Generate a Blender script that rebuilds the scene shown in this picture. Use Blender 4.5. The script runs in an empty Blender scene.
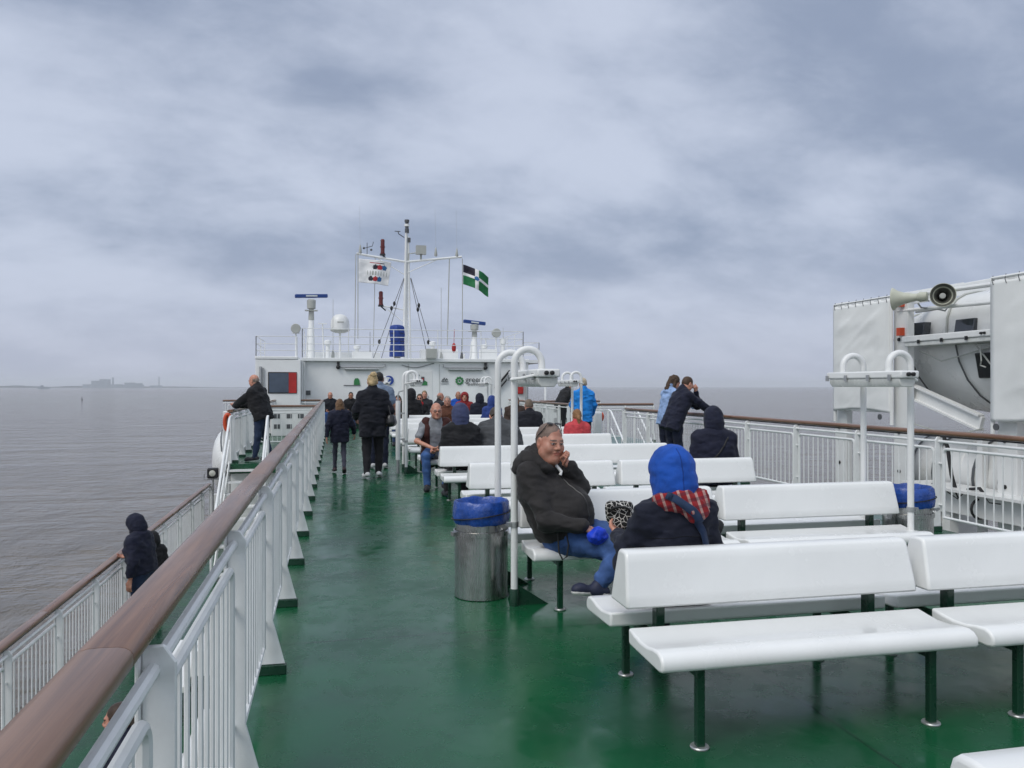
import bpy, bmesh, math, random
import numpy as np
from mathutils import Vector, Matrix, noise as mnoise
rnd = random.Random(7)
R = math.radians
scene = bpy.context.scene
C = scene.collection
# ------------------------------------------------------------------ camera, world, sun, exposure
F_PX, EYE, PSI = 805.0, 1.62, R(12.45)
cam_d = bpy.data.cameras.new('camera'); cam = bpy.data.objects.new('camera', cam_d); C.objects.link(cam)
cam_d.sensor_width = 36.0; cam_d.lens = F_PX/1024*36.0
cam_d.clip_start = 0.05; cam_d.clip_end = 80000
cam.location = (0, 0, EYE); cam.rotation_euler = (R(90.16), 0, -PSI)
scene.camera = cam
SUN_EL, SUN_AZ = 50.0, 232.0            # azimuth clockwise from the bow (+Y)
scene.view_settings.view_transform = 'Standard'; scene.view_settings.look = 'None'
scene.view_settings.gamma = 1.0; scene.view_settings.use_curve_mapping = False
scene.view_settings.exposure = 0.15
scene.cycles.volume_bounces = 2
world = bpy.data.worlds.new('World'); scene.world = world; world.use_nodes = True

class NT:
    """small helper to wire node trees"""
    def __init__(s, tree): s.t = tree; s.n = tree.nodes; s.l = tree.links
    def new(s, typ, **kw):
        n = s.n.new(typ)
        for k, v in kw.items(): setattr(n, k, v)
        return n
    def put(s, sock, v):
        if isinstance(v, bpy.types.NodeSocket): s.l.new(v, sock)
        else: sock.default_value = v
    def math(s, op, a, b=0.0, c=0.0, clamp=False):
        n = s.new('ShaderNodeMath', operation=op, use_clamp=clamp)
        for i, v in enumerate((a, b, c)): s.put(n.inputs[i], v)
        return n.outputs[0]
    def mix(s, f, a, b, mode='MIX'):
        n = s.new('ShaderNodeMix', data_type='RGBA', blend_type=mode)
        s.put(n.inputs[0], f); s.put(n.inputs[6], a); s.put(n.inputs[7], b)
        return n.outputs[2]
    def ramp(s, f, lo, hi, a=0.0, b=1.0, smooth=True):
        n = s.new('ShaderNodeMapRange', interpolation_type='SMOOTHSTEP' if smooth else 'LINEAR')
        s.put(n.inputs[0], f)
        for i, v in enumerate((lo, hi, a, b)): s.put(n.inputs[i+1], v)
        return n.outputs[0]
    def noise(s, vec, scale, detail=4.0, rough=0.55, dist=0.0):
        n = s.new('ShaderNodeTexNoise'); s.put(n.inputs['Vector'], vec)
        n.inputs['Scale'].default_value = scale; n.inputs['Detail'].default_value = detail
        n.inputs['Roughness'].default_value = rough; n.inputs['Distortion'].default_value = dist
        return n.outputs[0]
    def mapping(s, vec, scale=(1,1,1), loc=(0,0,0), rot=(0,0,0)):
        n = s.new('ShaderNodeMapping'); s.put(n.inputs[0], vec)
        n.inputs[1].default_value = loc; n.inputs[2].default_value = rot; n.inputs[3].default_value = scale
        return n.outputs[0]
    def sep(s, vec):
        n = s.new('ShaderNodeSeparateXYZ'); s.put(n.inputs[0], vec); return n.outputs
    def comb(s, x, y, z):
        n = s.new('ShaderNodeCombineXYZ')
        for i, v in enumerate((x, y, z)): s.put(n.inputs[i], v)
        return n.outputs[0]
    def bump(s, h, strength=0.3, dist=0.01):
        n = s.new('ShaderNodeBump'); s.put(n.inputs['Height'], h)
        n.inputs['Strength'].default_value = strength; n.inputs['Distance'].default_value = dist
        return n.outputs[0]

w = NT(world.node_tree); w.n.clear()
tc = w.new('ShaderNodeTexCoord'); d = w.sep(tc.outputs['Generated'])
zz = w.math('MAXIMUM', d[2], 0.0)
den = w.math('ADD', zz, 0.42)
plane = w.comb(w.math('DIVIDE', d[0], den), w.math('DIVIDE', d[1], den), 0.0)
n1 = w.noise(w.mapping(plane, (1.0, 1.35, 1), (3.1, 1.7, 0), (0, 0, R(-24))), 2.1, 9.0, 0.54, 0.2)
n2 = w.noise(w.mapping(plane, (0.8, 1.15, 1), (8.3, 4.4, 0), (0, 0, R(-38))), 5.4, 10.0, 0.60, 0.2)
n3 = w.noise(w.mapping(plane, (1, 1.2, 1), (1.3, 9.4, 2), (0, 0, R(-30))), 0.7, 3.0, 0.5, 0.0)
dens = w.math('ADD', w.math('MULTIPLY', n1, 0.55), w.math('MULTIPLY', n2, 0.27))
dens = w.math('ADD', dens, w.math('MULTIPLY', n3, 0.24))
def bank(v, lo, hi, amt):            # a heavier (or thinner) bank of cloud round one direction of the sky
    dt = w.math('ADD', w.math('ADD', w.math('MULTIPLY', d[0], v[0]), w.math('MULTIPLY', d[1], v[1])), w.math('MULTIPLY', d[2], v[2]))
    return w.ramp(dt, lo, hi, 0.0, amt)
dens = w.math('ADD', dens, bank((0.68, 0.69, 0.25), 0.90, 1.0, 0.085))
dens = w.math('ADD', dens, bank((-0.28, 0.92, 0.26), 0.95, 1.0, -0.055))
dens = w.math('ADD', dens, bank((-0.15, 0.86, 0.48), 0.94, 1.0, 0.05))
t = w.ramp(dens, 0.425, 0.69)
cloud = w.mix(t, (5.3, 5.85, 7.1, 1), (2.65, 3.2, 4.4, 1))
low = w.ramp(d[2], 0.0, 0.20, 1.0, 0.0)           # paler, bluer band near the horizon
cloud = w.mix(w.math('MULTIPLY', low, 0.66), cloud, (5.0, 5.35, 6.65, 1))
# an overcast sky is brighter towards the zenith and round the veiled sun (behind the camera)
back = w.ramp(w.math('ADD', w.math('MULTIPLY', d[1], 0.75), w.math('MULTIPLY', d[0], 0.6)), 0.1, -0.8, 0.0, 1.0)
zen = w.ramp(d[2], 0.5, 0.95, 0.0, 1.0)
gain = w.math('ADD', 1.0, w.math('ADD', w.math('MULTIPLY', back, 0.60), w.math('MULTIPLY', zen, 0.80)))
gainb = w.math('ADD', 1.0, w.math('MULTIPLY', w.math('SUBTRACT', gain, 1.0), 0.72))   # neutral, not blue, where it is bright
cloud = w.mix(1.0, cloud, w.comb(gain, w.math('ADD', w.math('MULTIPLY', gain, 0.75), w.math('MULTIPLY', gainb, 0.25)), gainb), 'MULTIPLY')
sky = w.new('ShaderNodeTexSky', sky_type='NISHITA', sun_disc=False)
sky.sun_elevation = R(SUN_EL); sky.sun_rotation = R(SUN_AZ); sky.dust_density = 2.0
skyc = w.mix(0.92, sky.outputs[0], cloud)
bg = w.new('ShaderNodeBackground'); w.put(bg.inputs[0], skyc); bg.inputs[1].default_value = 0.10
wo = w.new('ShaderNodeOutputWorld'); w.l.new(bg.outputs[0], wo.inputs[0])

sun_d = bpy.data.lights.new('sun', 'SUN'); sun = bpy.data.objects.new('sun', sun_d); C.objects.link(sun)
sun_d.energy = 1.3; sun_d.angle = R(28); sun_d.color = (1.0, 0.96, 0.9)
sdir = Vector((math.sin(R(SUN_AZ))*math.cos(R(SUN_EL)), math.cos(R(SUN_AZ))*math.cos(R(SUN_EL)), math.sin(R(SUN_EL))))
sun.rotation_euler = sdir.to_track_quat('Z', 'Y').to_euler()

# ------------------------------------------------------------------ materials
M = {}
def mat(name, col, rough=0.5, metal=0.0, var=0.12, vscale=3.0, bump=0.0, bscale=60.0, col2=None, spots=None, spec=0.5, coat=0.0, spot_lo=0.66, sheen=0.0, rvar=0.1):
    """painted / cloth / plastic surface with procedural tone variation, optional stain spots and bump"""
    m = bpy.data.materials.new(name); m.use_nodes = True
    k = NT(m.node_tree); p = k.n['Principled BSDF']
    tc = k.new('ShaderNodeTexCoord'); v = tc.outputs['Object']
    nz = k.noise(v, vscale, 5.0, 0.6, 0.2)
    c2 = col2 or tuple(max(0.0, x*(1-2.2*var)) for x in col)
    c = k.mix(k.ramp(nz, 0.3, 0.72), (*col, 1), (*c2, 1))
    if spots:
        sp = k.noise(k.mapping(v, (1, 1, 0.45)), 7.0, 6.0, 0.7, 0.4)
        c = k.mix(k.ramp(sp, spot_lo, spot_lo+0.10), c, (*spots, 1))
    k.put(p.inputs['Base Color'], c)
    k.put(p.inputs['Roughness'], k.ramp(k.noise(v, vscale*2.3, 4.0), 0.25, 0.75, max(0.03, rough-rvar), min(1, rough+rvar)))
    p.inputs['Metallic'].default_value = metal
    p.inputs['Specular IOR Level'].default_value = spec
    p.inputs['Coat Weight'].default_value = coat; p.inputs['Coat Roughness'].default_value = 0.15
    if sheen: p.inputs['Sheen Weight'].default_value = sheen
    if bump:
        k.put(p.inputs['Normal'], k.bump(k.noise(v, bscale, 4.0, 0.6), bump, 0.01))
    M[name] = m
    return m
mat('white_paint', (0.74, 0.745, 0.73), 0.36, var=0.045, vscale=2.2, bump=0.08, bscale=35, spots=(0.50, 0.43, 0.35), spot_lo=0.73)
mat('rail_paint', (0.76, 0.77, 0.765), 0.38, var=0.05, vscale=5, bump=0.10, bscale=60, spots=(0.52, 0.46, 0.38), spot_lo=0.72)
mat('house_paint', (0.80, 0.81, 0.80), 0.42, var=0.05, vscale=0.9, bump=0.05, bscale=4, spots=(0.58, 0.54, 0.47), spot_lo=0.74)
mat('bench_plastic', (0.77, 0.775, 0.76), 0.23, var=0.035, vscale=1.6, rvar=0.07)
mat('green_paint', (0.008, 0.045, 0.024), 0.28, var=0.12, bump=0.06, bscale=50)
mat('galvanised', (0.45, 0.46, 0.46), 0.42, 0.7, var=0.1, vscale=12)
mat('canvas', (0.77, 0.775, 0.755), 0.7, var=0.04, vscale=1.4, bump=0.15, bscale=6, spots=(0.60, 0.58, 0.52), spot_lo=0.68)
mat('canvas_blue', (0.010, 0.045, 0.26), 0.55, var=0.15, vscale=4, bump=0.5, bscale=9)
mat('bag_blue', (0.020, 0.085, 0.40), 0.28, var=0.22, vscale=9, bump=0.8, bscale=22)
mat('black_rubber', (0.012, 0.012, 0.013), 0.6, var=0.1)
mat('black_plastic', (0.015, 0.015, 0.017), 0.4, var=0.1)
mat('dark_glass', (0.02, 0.026, 0.035), 0.06, var=0.1, spec=0.8)
mat('window_blue', (0.05, 0.075, 0.115), 0.12, var=0.1, spec=0.7)
mat('red_paint', (0.45, 0.02, 0.018), 0.4, var=0.1)
mat('orange_paint', (0.62, 0.075, 0.02), 0.45, var=0.1)
mat('red_lens', (0.13, 0.012, 0.012), 0.2, var=0.1)
mat('boat_white', (0.72, 0.725, 0.71), 0.32, var=0.05, vscale=1.2, spots=(0.55, 0.5, 0.42), spot_lo=0.72)
mat('horn_beige', (0.48, 0.49, 0.40), 0.5, var=0.08)
mat('horn_dark', (0.10, 0.10, 0.085), 0.55, var=0.1)
mat('radar_blue', (0.012, 0.05, 0.22), 0.35, var=0.05)
mat('sign_green', (0.03, 0.20, 0.06), 0.5, var=0.05)
mat('sign_dark', (0.09, 0.095, 0.10), 0.5, var=0.05)
mat('sign_blue', (0.02, 0.06, 0.30), 0.5, var=0.05)
mat('sign_pale', (0.62, 0.66, 0.66), 0.5, var=0.05)
mat('flag_white', (0.78, 0.78, 0.78), 0.8, var=0.05); mat('flag_green', (0.015, 0.17, 0.055), 0.8, var=0.08)
mat('flag_black', (0.018, 0.016, 0.03), 0.8, var=0.08); mat('flag_red', (0.42, 0.03, 0.04), 0.8, var=0.08); mat('flag_blue', (0.03, 0.14, 0.33), 0.8, var=0.08)
mat('lens_glass', (0.55, 0.55, 0.48), 0.12, var=0.05, spec=0.8)
mat('diffuser', (0.62, 0.63, 0.60), 0.25, var=0.06, vscale=6, spots=(0.40, 0.36, 0.28), spot_lo=0.68)
mat('hull_paint', (0.7, 0.7, 0.7), 0.45, var=0.06, vscale=0.6)
mat('grey_box', (0.42, 0.43, 0.40), 0.5, var=0.06)
mat('hazed_land', (0.12, 0.14, 0.16), 0.9, var=0.1, vscale=0.01); mat('hazed_concrete', (0.27, 0.32, 0.37), 0.8, var=0.1, vscale=0.02)  # some of the pale blue distance haze is put into these base colours

def steel():
    m = bpy.data.materials.new('brushed_steel'); m.use_nodes = True; k = NT(m.node_tree); p = k.n['Principled BSDF']
    v = k.new('ShaderNodeTexCoord').outputs['Object']
    a = k.noise(k.mapping(v, (1, 1, 0.04)), 60, 3.0); b = k.noise(v, 4.0, 5.0, 0.65)
    k.put(p.inputs['Base Color'], k.mix(k.ramp(b, 0.35, 0.7), (0.52, 0.52, 0.51, 1), (0.31, 0.31, 0.30, 1)))
    p.inputs['Metallic'].default_value = 0.95
    k.put(p.inputs['Roughness'], k.ramp(a, 0.2, 0.8, 0.18, 0.36)); k.put(p.inputs['Normal'], k.bump(a, 0.15, 0.002))
    M['steel'] = m
steel()
def wood():
    m = bpy.data.materials.new('varnished_wood'); m.use_nodes = True; k = NT(m.node_tree); p = k.n['Principled BSDF']
    v = k.new('ShaderNodeTexCoord').outputs['Object']
    g = k.noise(k.mapping(v, (26, 0.9, 26)), 1.6, 7.0, 0.62, 0.8); b = k.noise(k.mapping(v, (3, 0.5, 3)), 1.5, 4.0)
    fine = k.noise(k.mapping(v, (90, 2.0, 90)), 2.0, 4.0, 0.6)
    c = k.mix(k.ramp(g, 0.28, 0.74), (0.225, 0.115, 0.064, 1), (0.092, 0.040, 0.021, 1))
    c = k.mix(k.ramp(b, 0.42, 0.75, 0.0, 0.55), c, (0.235, 0.135, 0.085, 1))
    c = k.mix(k.ramp(fine, 0.56, 0.78, 0.0, 0.5), c, (0.05, 0.025, 0.02, 1))
    k.put(p.inputs['Base Color'], c)
    k.put(p.inputs['Roughness'], k.ramp(b, 0.3, 0.7, 0.24, 0.40)); k.put(p.inputs['Normal'], k.bump(fine, 0.12, 0.003))
    p.inputs['Coat Weight'].default_value = 0.22; p.inputs['Coat Roughness'].default_value = 0.22
    M['wood'] = m
wood()
def deckmat(name, far=False):
    m = bpy.data.materials.new(name); m.use_nodes = True; k = NT(m.node_tree); p = k.n['Principled BSDF']
    v = k.new('ShaderNodeTexCoord').outputs['Object']; s = k.sep(v)
    big = k.noise(v, 0.9, 6.0, 0.6, 0.3); mid = k.noise(v, 5.5, 6.0, 0.62, 0.2); fine = k.noise(v, 70, 3.0)
    c = k.mix(k.ramp(big, 0.32, 0.7), (0.0045, 0.088, 0.031, 1), (0.0075, 0.066, 0.029, 1))
    c = k.mix(k.ramp(mid, 0.55, 0.80, 0.0, 0.5), c, (0.020, 0.048, 0.036, 1))
    scuff = k.noise(k.mapping(v, (7, 1.2, 1), rot=(0, 0, R(25))), 2.4, 7.0, 0.7, 0.6)
    c = k.mix(k.ramp(scuff, 0.64, 0.8, 0.0, 0.35), c, (0.05, 0.085, 0.07, 1))
    grime = k.ramp(k.noise(v, 0.55, 5.0, 0.6), 0.48, 0.68)                 # worn grey traffic film between the rows
    c = k.mix(k.math('MULTIPLY', grime, 0.45), c, (0.020, 0.034, 0.030, 1))
    wob = k.math('MULTIPLY', k.math('SUBTRACT', k.noise(v, 3.0, 3.0), 0.5), 0.02)
    def seam(x, period, off, wd):
        a = k.math('PINGPONG', k.math('ADD', k.math('ADD', x, wob), off), period/2)
        return k.ramp(a, 0.0, wd, 1.0, 0.0)
    sm = k.math('MAXIMUM', seam(s[1], 2.6, -0.05, 0.016), seam(s[0], 2.9, 0.55, 0.014))
    c = k.mix(k.math('MULTIPLY', sm, 0.75), c, (0.006, 0.022, 0.014, 1))
    chip = k.ramp(k.noise(v, 26, 3.0, 0.6, 0.5), 0.735, 0.76); c = k.mix(k.math('MULTIPLY', chip, 0.7), c, (0.010, 0.018, 0.014, 1))
    pale = k.ramp(k.noise(k.mapping(v, loc=(7, 3, 1)), 17, 4.0, 0.65, 0.8), 0.715, 0.75); c = k.mix(k.math('MULTIPLY', pale, 0.4), c, (0.10, 0.14, 0.12, 1))
    k.put(p.inputs['Base Color'], c)
    r = k.ramp(mid, 0.3, 0.75, 0.19, 0.33)
    r = k.math('ADD', r, k.ramp(big, 0.45, 0.7, 0.0, 0.10))
    damp = k.ramp(k.noise(k.mapping(v, (1, 0.7, 1), loc=(2, 9, 4)), 1.3, 6.0, 0.6, 0.6), 0.52, 0.58); r = k.math('SUBTRACT', r, k.math('MULTIPLY', damp, 0.07))
    k.put(p.inputs['Roughness'], r)
    h = k.math('ADD', k.math('MULTIPLY', fine, 0.22), k.math('ADD', k.math('MULTIPLY', mid, 0.6), k.math('MULTIPLY', sm, 0.6)))
    k.put(p.inputs['Normal'], k.bump(h, 0.035, 0.008))
    p.inputs['Specular IOR Level'].default_value = 0.42
    M[name] = m
deckmat('deck_green')
def seamat():
    m = bpy.data.materials.new('sea_water'); m.use_nodes = True; k = NT(m.node_tree); p = k.n['Principled BSDF']
    v = k.new('ShaderNodeTexCoord').outputs['Object']
    a = k.noise(k.mapping(v, (1.5, 0.75, 1), rot=(0, 0, R(-20))), 0.125, 9.0, 0.66, 0.4)
    b = k.noise(k.mapping(v, (1.3, 0.8, 1), rot=(0, 0, R(-14))), 0.40, 5.0, 0.6, 0.5)
    c = k.noise(k.mapping(v, (0.7, 1.2, 1), rot=(0, 0, R(-14))), 1.5, 4.0, 0.6, 0.2)
    gust = k.noise(k.mapping(v, (0.35, 1.0, 1)), 0.006, 4.0, 0.6)
    k.put(p.inputs['Base Color'], k.mix(k.ramp(gust, 0.3, 0.7), (0.155, 0.132, 0.108, 1), (0.180, 0.158, 0.134, 1)))
    p.inputs['Roughness'].default_value = 0.07; p.inputs['IOR'].default_value = 1.333
    h = k.math('ADD', k.math('MULTIPLY', a, 4.2), k.math('ADD', k.math('MULTIPLY', b, 0.9), k.math('MULTIPLY', c, 0.16)))
    swell = k.noise(k.mapping(v, (0.7, 1.5, 1), rot=(0, 0, R(20))), 0.022, 4.0, 0.6, 0.3)
    paws = k.noise(k.mapping(v, (0.5, 1.3, 1), rot=(0, 0, R(12))), 0.045, 5.0, 0.65, 0.4)       # cat's paws: the chop comes and goes
    h = k.math('ADD', k.math('MULTIPLY', h, k.ramp(paws, 0.3, 0.7, 0.55, 1.35)), k.math('MULTIPLY', swell, 1.6))
    k.put(p.inputs['Normal'], k.bump(h, 1.0, 0.95))
    M['sea'] = m
seamat()
CLOTH = {}
def cloth(key, col, rough=0.8, kind='weave'):
    if key in CLOTH: return CLOTH[key]
    m = bpy.data.materials.new('cloth_' + key); m.use_nodes = True; k = NT(m.node_tree); p = k.n['Principled BSDF']
    v = k.new('ShaderNodeTexCoord').outputs['Object']
    n = k.noise(v, 9.0, 5.0, 0.6); f = k.noise(v, 150, 3.0)
    c = k.mix(k.ramp(n, 0.3, 0.72), (*[x*1.12 for x in col], 1), (*[x*0.72 for x in col], 1))
    if kind == 'denim':
        c = k.mix(k.ramp(k.noise(v, 5.0, 3.0), 0.52, 0.75, 0, 0.55), c, (*[min(1, x*2.0+0.015) for x in col], 1))
    if kind == 'plaid':
        s = k.sep(k.mapping(v, rot=(0.3, 0.2, 0.5)))
        A = k.ramp(k.math('PINGPONG', s[0], 0.022), 0.014, 0.016); B = k.ramp(k.math('PINGPONG', s[2], 0.022), 0.012, 0.014)
        c = k.mix(k.math('MULTIPLY', A, 0.45), c, (0.60, 0.52, 0.46, 1)); c = k.mix(k.math('MULTIPLY', B, 0.5), c, (0.035, 0.015, 0.03, 1))
    if kind == 'pattern':
        vo = k.new('ShaderNodeTexVoronoi', feature='DISTANCE_TO_EDGE'); k.put(vo.inputs['Vector'], v); vo.inputs['Scale'].default_value = 38
        c = k.mix(k.ramp(vo.outputs['Distance'], 0.035, 0.07), (0.62, 0.6, 0.56, 1), (0.015, 0.015, 0.015, 1))
    k.put(p.inputs['Base Color'], c); p.inputs['Roughness'].default_value = rough
    p.inputs['Specular IOR Level'].default_value = 0.25
    p.inputs['Sheen Weight'].default_value = 0.06
    k.put(p.inputs['Normal'], k.bump(k.math('ADD', k.math('MULTIPLY', f, 0.25), n), 0.35, 0.012))
    CLOTH[key] = m; return m
SKIN = {}
def skin(key, col):
    if key in SKIN: return SKIN[key]
    m = bpy.data.materials.new('skin_' + key); m.use_nodes = True; k = NT(m.node_tree); p = k.n['Principled BSDF']
    v = k.new('ShaderNodeTexCoord').outputs['Object']; n = k.noise(v, 22.0, 5.0, 0.6); f = k.noise(v, 220, 3.0)
    k.put(p.inputs['Base Color'], k.mix(k.ramp(n, 0.3, 0.72), (*col, 1), (col[0]*0.86, col[1]*0.68, col[2]*0.62, 1)))
    p.inputs['Roughness'].default_value = 0.48
    p.inputs['Subsurface Weight'].default_value = 0.08; p.inputs['Subsurface Radius'].default_value = (0.01, 0.004, 0.002)
    k.put(p.inputs['Normal'], k.bump(k.math('ADD', f, n), 0.12, 0.004))
    SKIN[key] = m; return m

# ------------------------------------------------------------------ object helpers
def tag(o, label=None, cat=None, group=None, kind=None):
    if label: o['label'] = label
    if cat: o['category'] = cat
    if group: o['group'] = group
    if kind: o['kind'] = kind
    return o
def thing(name, label, cat, loc=(0, 0, 0), rz=0.0, group=None):
    o = bpy.data.objects.new(name, None); C.objects.link(o); o.empty_display_size = 0.2
    o.location = loc; o.rotation_euler = (0, 0, rz)
    return tag(o, label, cat, group)
KIDS = {}
def link(name, me, parent=None):
    o = bpy.data.objects.new(name, me); C.objects.link(o)
    if parent: o.parent = parent; KIDS.setdefault(parent.name, []).append(o)
    return o
def copy_tree(o, parent=None):
    c = o.copy(); C.objects.link(c)
    if parent: c.parent = parent; KIDS.setdefault(parent.name, []).append(c)
    for ch in list(KIDS.get(o.name, [])): copy_tree(ch, c)
    return c
def frame_of(dirv, up=(0, 0, 1)):
    z = Vector(dirv).normalized(); u = Vector(up)
    if abs(z.dot(u)) > 0.98: u = Vector((0, 1, 0)) if abs(z.y) < 0.9 else Vector((1, 0, 0))
    x = u.cross(z).normalized(); y = z.cross(x)
    return x, y, z
class MB:
    """collects shapes, then links them as ONE mesh object"""
    def __init__(s): s.v = []; s.f = []; s.mi = []; s.cur = 0
    def add(s, vs, fs, mi=None):
        b = len(s.v); s.v += [tuple(p) for p in vs]
        s.f += [tuple(i+b for i in q) for q in fs]; s.mi += [s.cur if mi is None else mi]*len(fs)
    def box(s, c, size, rot=None):
        hx, hy, hz = size[0]/2, size[1]/2, size[2]/2
        P = [Vector((x, y, z)) for x in (-hx, hx) for y in (-hy, hy) for z in (-hz, hz)]
        if rot is not None: P = [rot @ p for p in P]
        s.add([p + Vector(c) for p in P], [(0, 1, 3, 2), (4, 6, 7, 5), (0, 4, 5, 1), (2, 3, 7, 6), (0, 2, 6, 4), (1, 5, 7, 3)])
        return s
    def bb(s, lo, hi):
        return s.box([(a+b)/2 for a, b in zip(lo, hi)], [b-a for a, b in zip(lo, hi)])
    def beam(s, a, b, wd, ht, up=(0, 0, 1)):
        a, b = Vector(a), Vector(b); x, y, z = frame_of(b-a, up); L = (b-a).length
        m = Matrix((x, y, z)).transposed()
        return s.box((a+b)/2, (wd, ht, L), m)
    def tube(s, pts, r, n=8, closed=False, caps=True):
        pts = [Vector(p) for p in pts]; N = len(pts)
        rs = r if isinstance(r, (list, tuple)) else [r]*N
        vs = []; prev = None
        for i, p in enumerate(pts):
            if closed: t = pts[(i+1) % N] - pts[i-1]
            else: t = pts[min(i+1, N-1)] - pts[max(i-1, 0)]
            t.normalize()
            if prev is None: x, y, _ = frame_of(t)
            else:
                x = prev - t*prev.dot(t); x.normalize(); y = t.cross(x)
            prev = x
            for j in range(n):
                a = 2*math.pi*j/n; vs.append(p + (x*math.cos(a) + y*math.sin(a))*rs[i])
        fs = []
        for i in range(N if closed else N-1):
            for j in range(n):
                i2 = (i+1) % N
                fs.append((i*n+j, i*n+(j+1) % n, i2*n+(j+1) % n, i2*n+j))
        if not closed and caps:
            fs.append(tuple(range(n-1, -1, -1))); fs.append(tuple((N-1)*n+j for j in range(n)))
        s.add(vs, fs); return s
    def lathe(s, prof, n=20, o=(0, 0, 0), axis=(0, 0, 1), cap=True):
        x, y, z = frame_of(axis, (0, 1, 0) if abs(Vector(axis).normalized().z) > 0.9 else (0, 0, 1)); o = Vector(o); vs = []; fs = []
        for r, h in prof:
            for j in range(n):
                a = 2*math.pi*j/n; vs.append(o + x*(r*math.cos(a)) + y*(r*math.sin(a)) + z*h)
        for i in range(len(prof)-1):
            for j in range(n): fs.append((i*n+j, i*n+(j+1) % n, (i+1)*n+(j+1) % n, (i+1)*n+j))
        if cap:
            fs.append(tuple(range(n-1, -1, -1))); fs.append(tuple((len(prof)-1)*n+j for j in range(n)))
        s.add(vs, fs); return s
    def prism(s, poly, a, b):
        """poly: list of 3-vectors (planar), swept from offset a to offset b (3-vectors)"""
        n = len(poly); A = [Vector(p)+Vector(a) for p in poly]; B = [Vector(p)+Vector(b) for p in poly]
        fs = [tuple(range(n-1, -1, -1)), tuple(range(n, 2*n))] + [(i, (i+1) % n, n+(i+1) % n, n+i) for i in range(n)]
        s.add(A+B, fs); return s
    def sphere(s, c, r, nu=12, nv=8):
        r = (r, r, r) if not isinstance(r, (tuple, list)) else r
        c = Vector(c); vs = [c + Vector((0, 0, r[2]))]
        for i in range(1, nv):
            th = math.pi*i/nv
            for j in range(nu):
                ph = 2*math.pi*j/nu
                vs.append(c + Vector((r[0]*math.sin(th)*math.cos(ph), r[1]*math.sin(th)*math.sin(ph), r[2]*math.cos(th))))
        vs.append(c - Vector((0, 0, r[2]))); fs = []
        for j in range(nu): fs.append((0, 1+j, 1+(j+1) % nu))
        for i in range(nv-2):
            for j in range(nu): fs.append((1+i*nu+j, 1+(i+1)*nu+j, 1+(i+1)*nu+(j+1) % nu, 1+i*nu+(j+1) % nu))
        l = len(vs)-1; b = 1+(nv-2)*nu
        for j in range(nu): fs.append((b+j, l, b+(j+1) % nu))
        s.add(vs, fs); return s
    def build(s, name, m, parent=None, smooth=True, bevel=0.0, seg=2, angle=35, fix=True, loc=None):
        me = bpy.data.meshes.new(name); me.from_pydata(s.v, [], s.f)
        ms = m if isinstance(m, (list, tuple)) else [m]
        for q in ms: me.materials.append(M[q] if isinstance(q, str) else q)
        me.polygons.foreach_set('material_index', s.mi)
        if fix:
            bm = bmesh.new(); bm.from_mesh(me); bmesh.ops.recalc_face_normals(bm, faces=bm.faces); bm.to_mesh(me); bm.free()
        if smooth: me.shade_smooth() if hasattr(me, 'shade_smooth') else None
        if smooth:
            try: me.set_sharp_from_angle(angle=R(angle))
            except Exception: pass
        me.update()
        o = link(name, me, parent)
        if bevel:
            b = o.modifiers.new('bevel', 'BEVEL'); b.width = bevel; b.segments = seg; b.limit_method = 'ANGLE'; b.angle_limit = R(40)
        if loc: o.location = loc
        return o
def arc(c, r, a0, a1, n, u, v):
    c, u, v = Vector(c), Vector(u), Vector(v)
    return [c + u*(r*math.cos(a0+(a1-a0)*i/n)) + v*(r*math.sin(a0+(a1-a0)*i/n)) for i in range(n+1)]
def lettering(text, size, m, parent, loc, rot, ext=0.004):
    cu = bpy.data.curves.new('lettering', 'FONT'); cu.body = text; cu.size = size; cu.extrude = ext; cu.align_x = 'CENTER'; cu.align_y = 'CENTER'
    cu.materials.append(M[m]); tmp = bpy.data.objects.new('lettering', cu); C.objects.link(tmp); bpy.context.view_layer.update()
    me = bpy.data.meshes.new_from_object(tmp.evaluated_get(bpy.context.evaluated_depsgraph_get())); bpy.data.objects.remove(tmp)
    if not me.materials: me.materials.append(M[m])
    o = bpy.data.objects.new('lettering', me); C.objects.link(o); o.parent = parent; o.location = loc; o.rotation_euler = rot
    KIDS.setdefault(parent.name, []).append(o); return o
# ------------------------------------------------------------------ sea, far shore, haze
SEA_Z, LOW_Z, FAR = -18.0, -1.9, 26000.0
def disc(name, r, z, m, rings=(60, 200, 800, 3000, 9000)):
    b = MB(); n = 64; vs = [(0, 0, 0)]; fs = []
    rr = list(rings) + [r]
    for q in rr: vs += [(q*math.cos(2*math.pi*i/n), q*math.sin(2*math.pi*i/n), 0) for i in range(n)]
    fs += [(0, 1+i, 1+(i+1) % n) for i in range(n)]
    for k in range(len(rr)-1): fs += [(1+k*n+i, 1+(k+1)*n+i, 1+(k+1)*n+(i+1) % n, 1+k*n+(i+1) % n) for i in range(n)]
    b.add(vs, fs); o = b.build(name, m, smooth=False, loc=(0, 0, z)); return o
tag(disc('sea', FAR, SEA_Z, 'sea'), 'choppy grey brown sea reaching the horizon', kind='structure')
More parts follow.
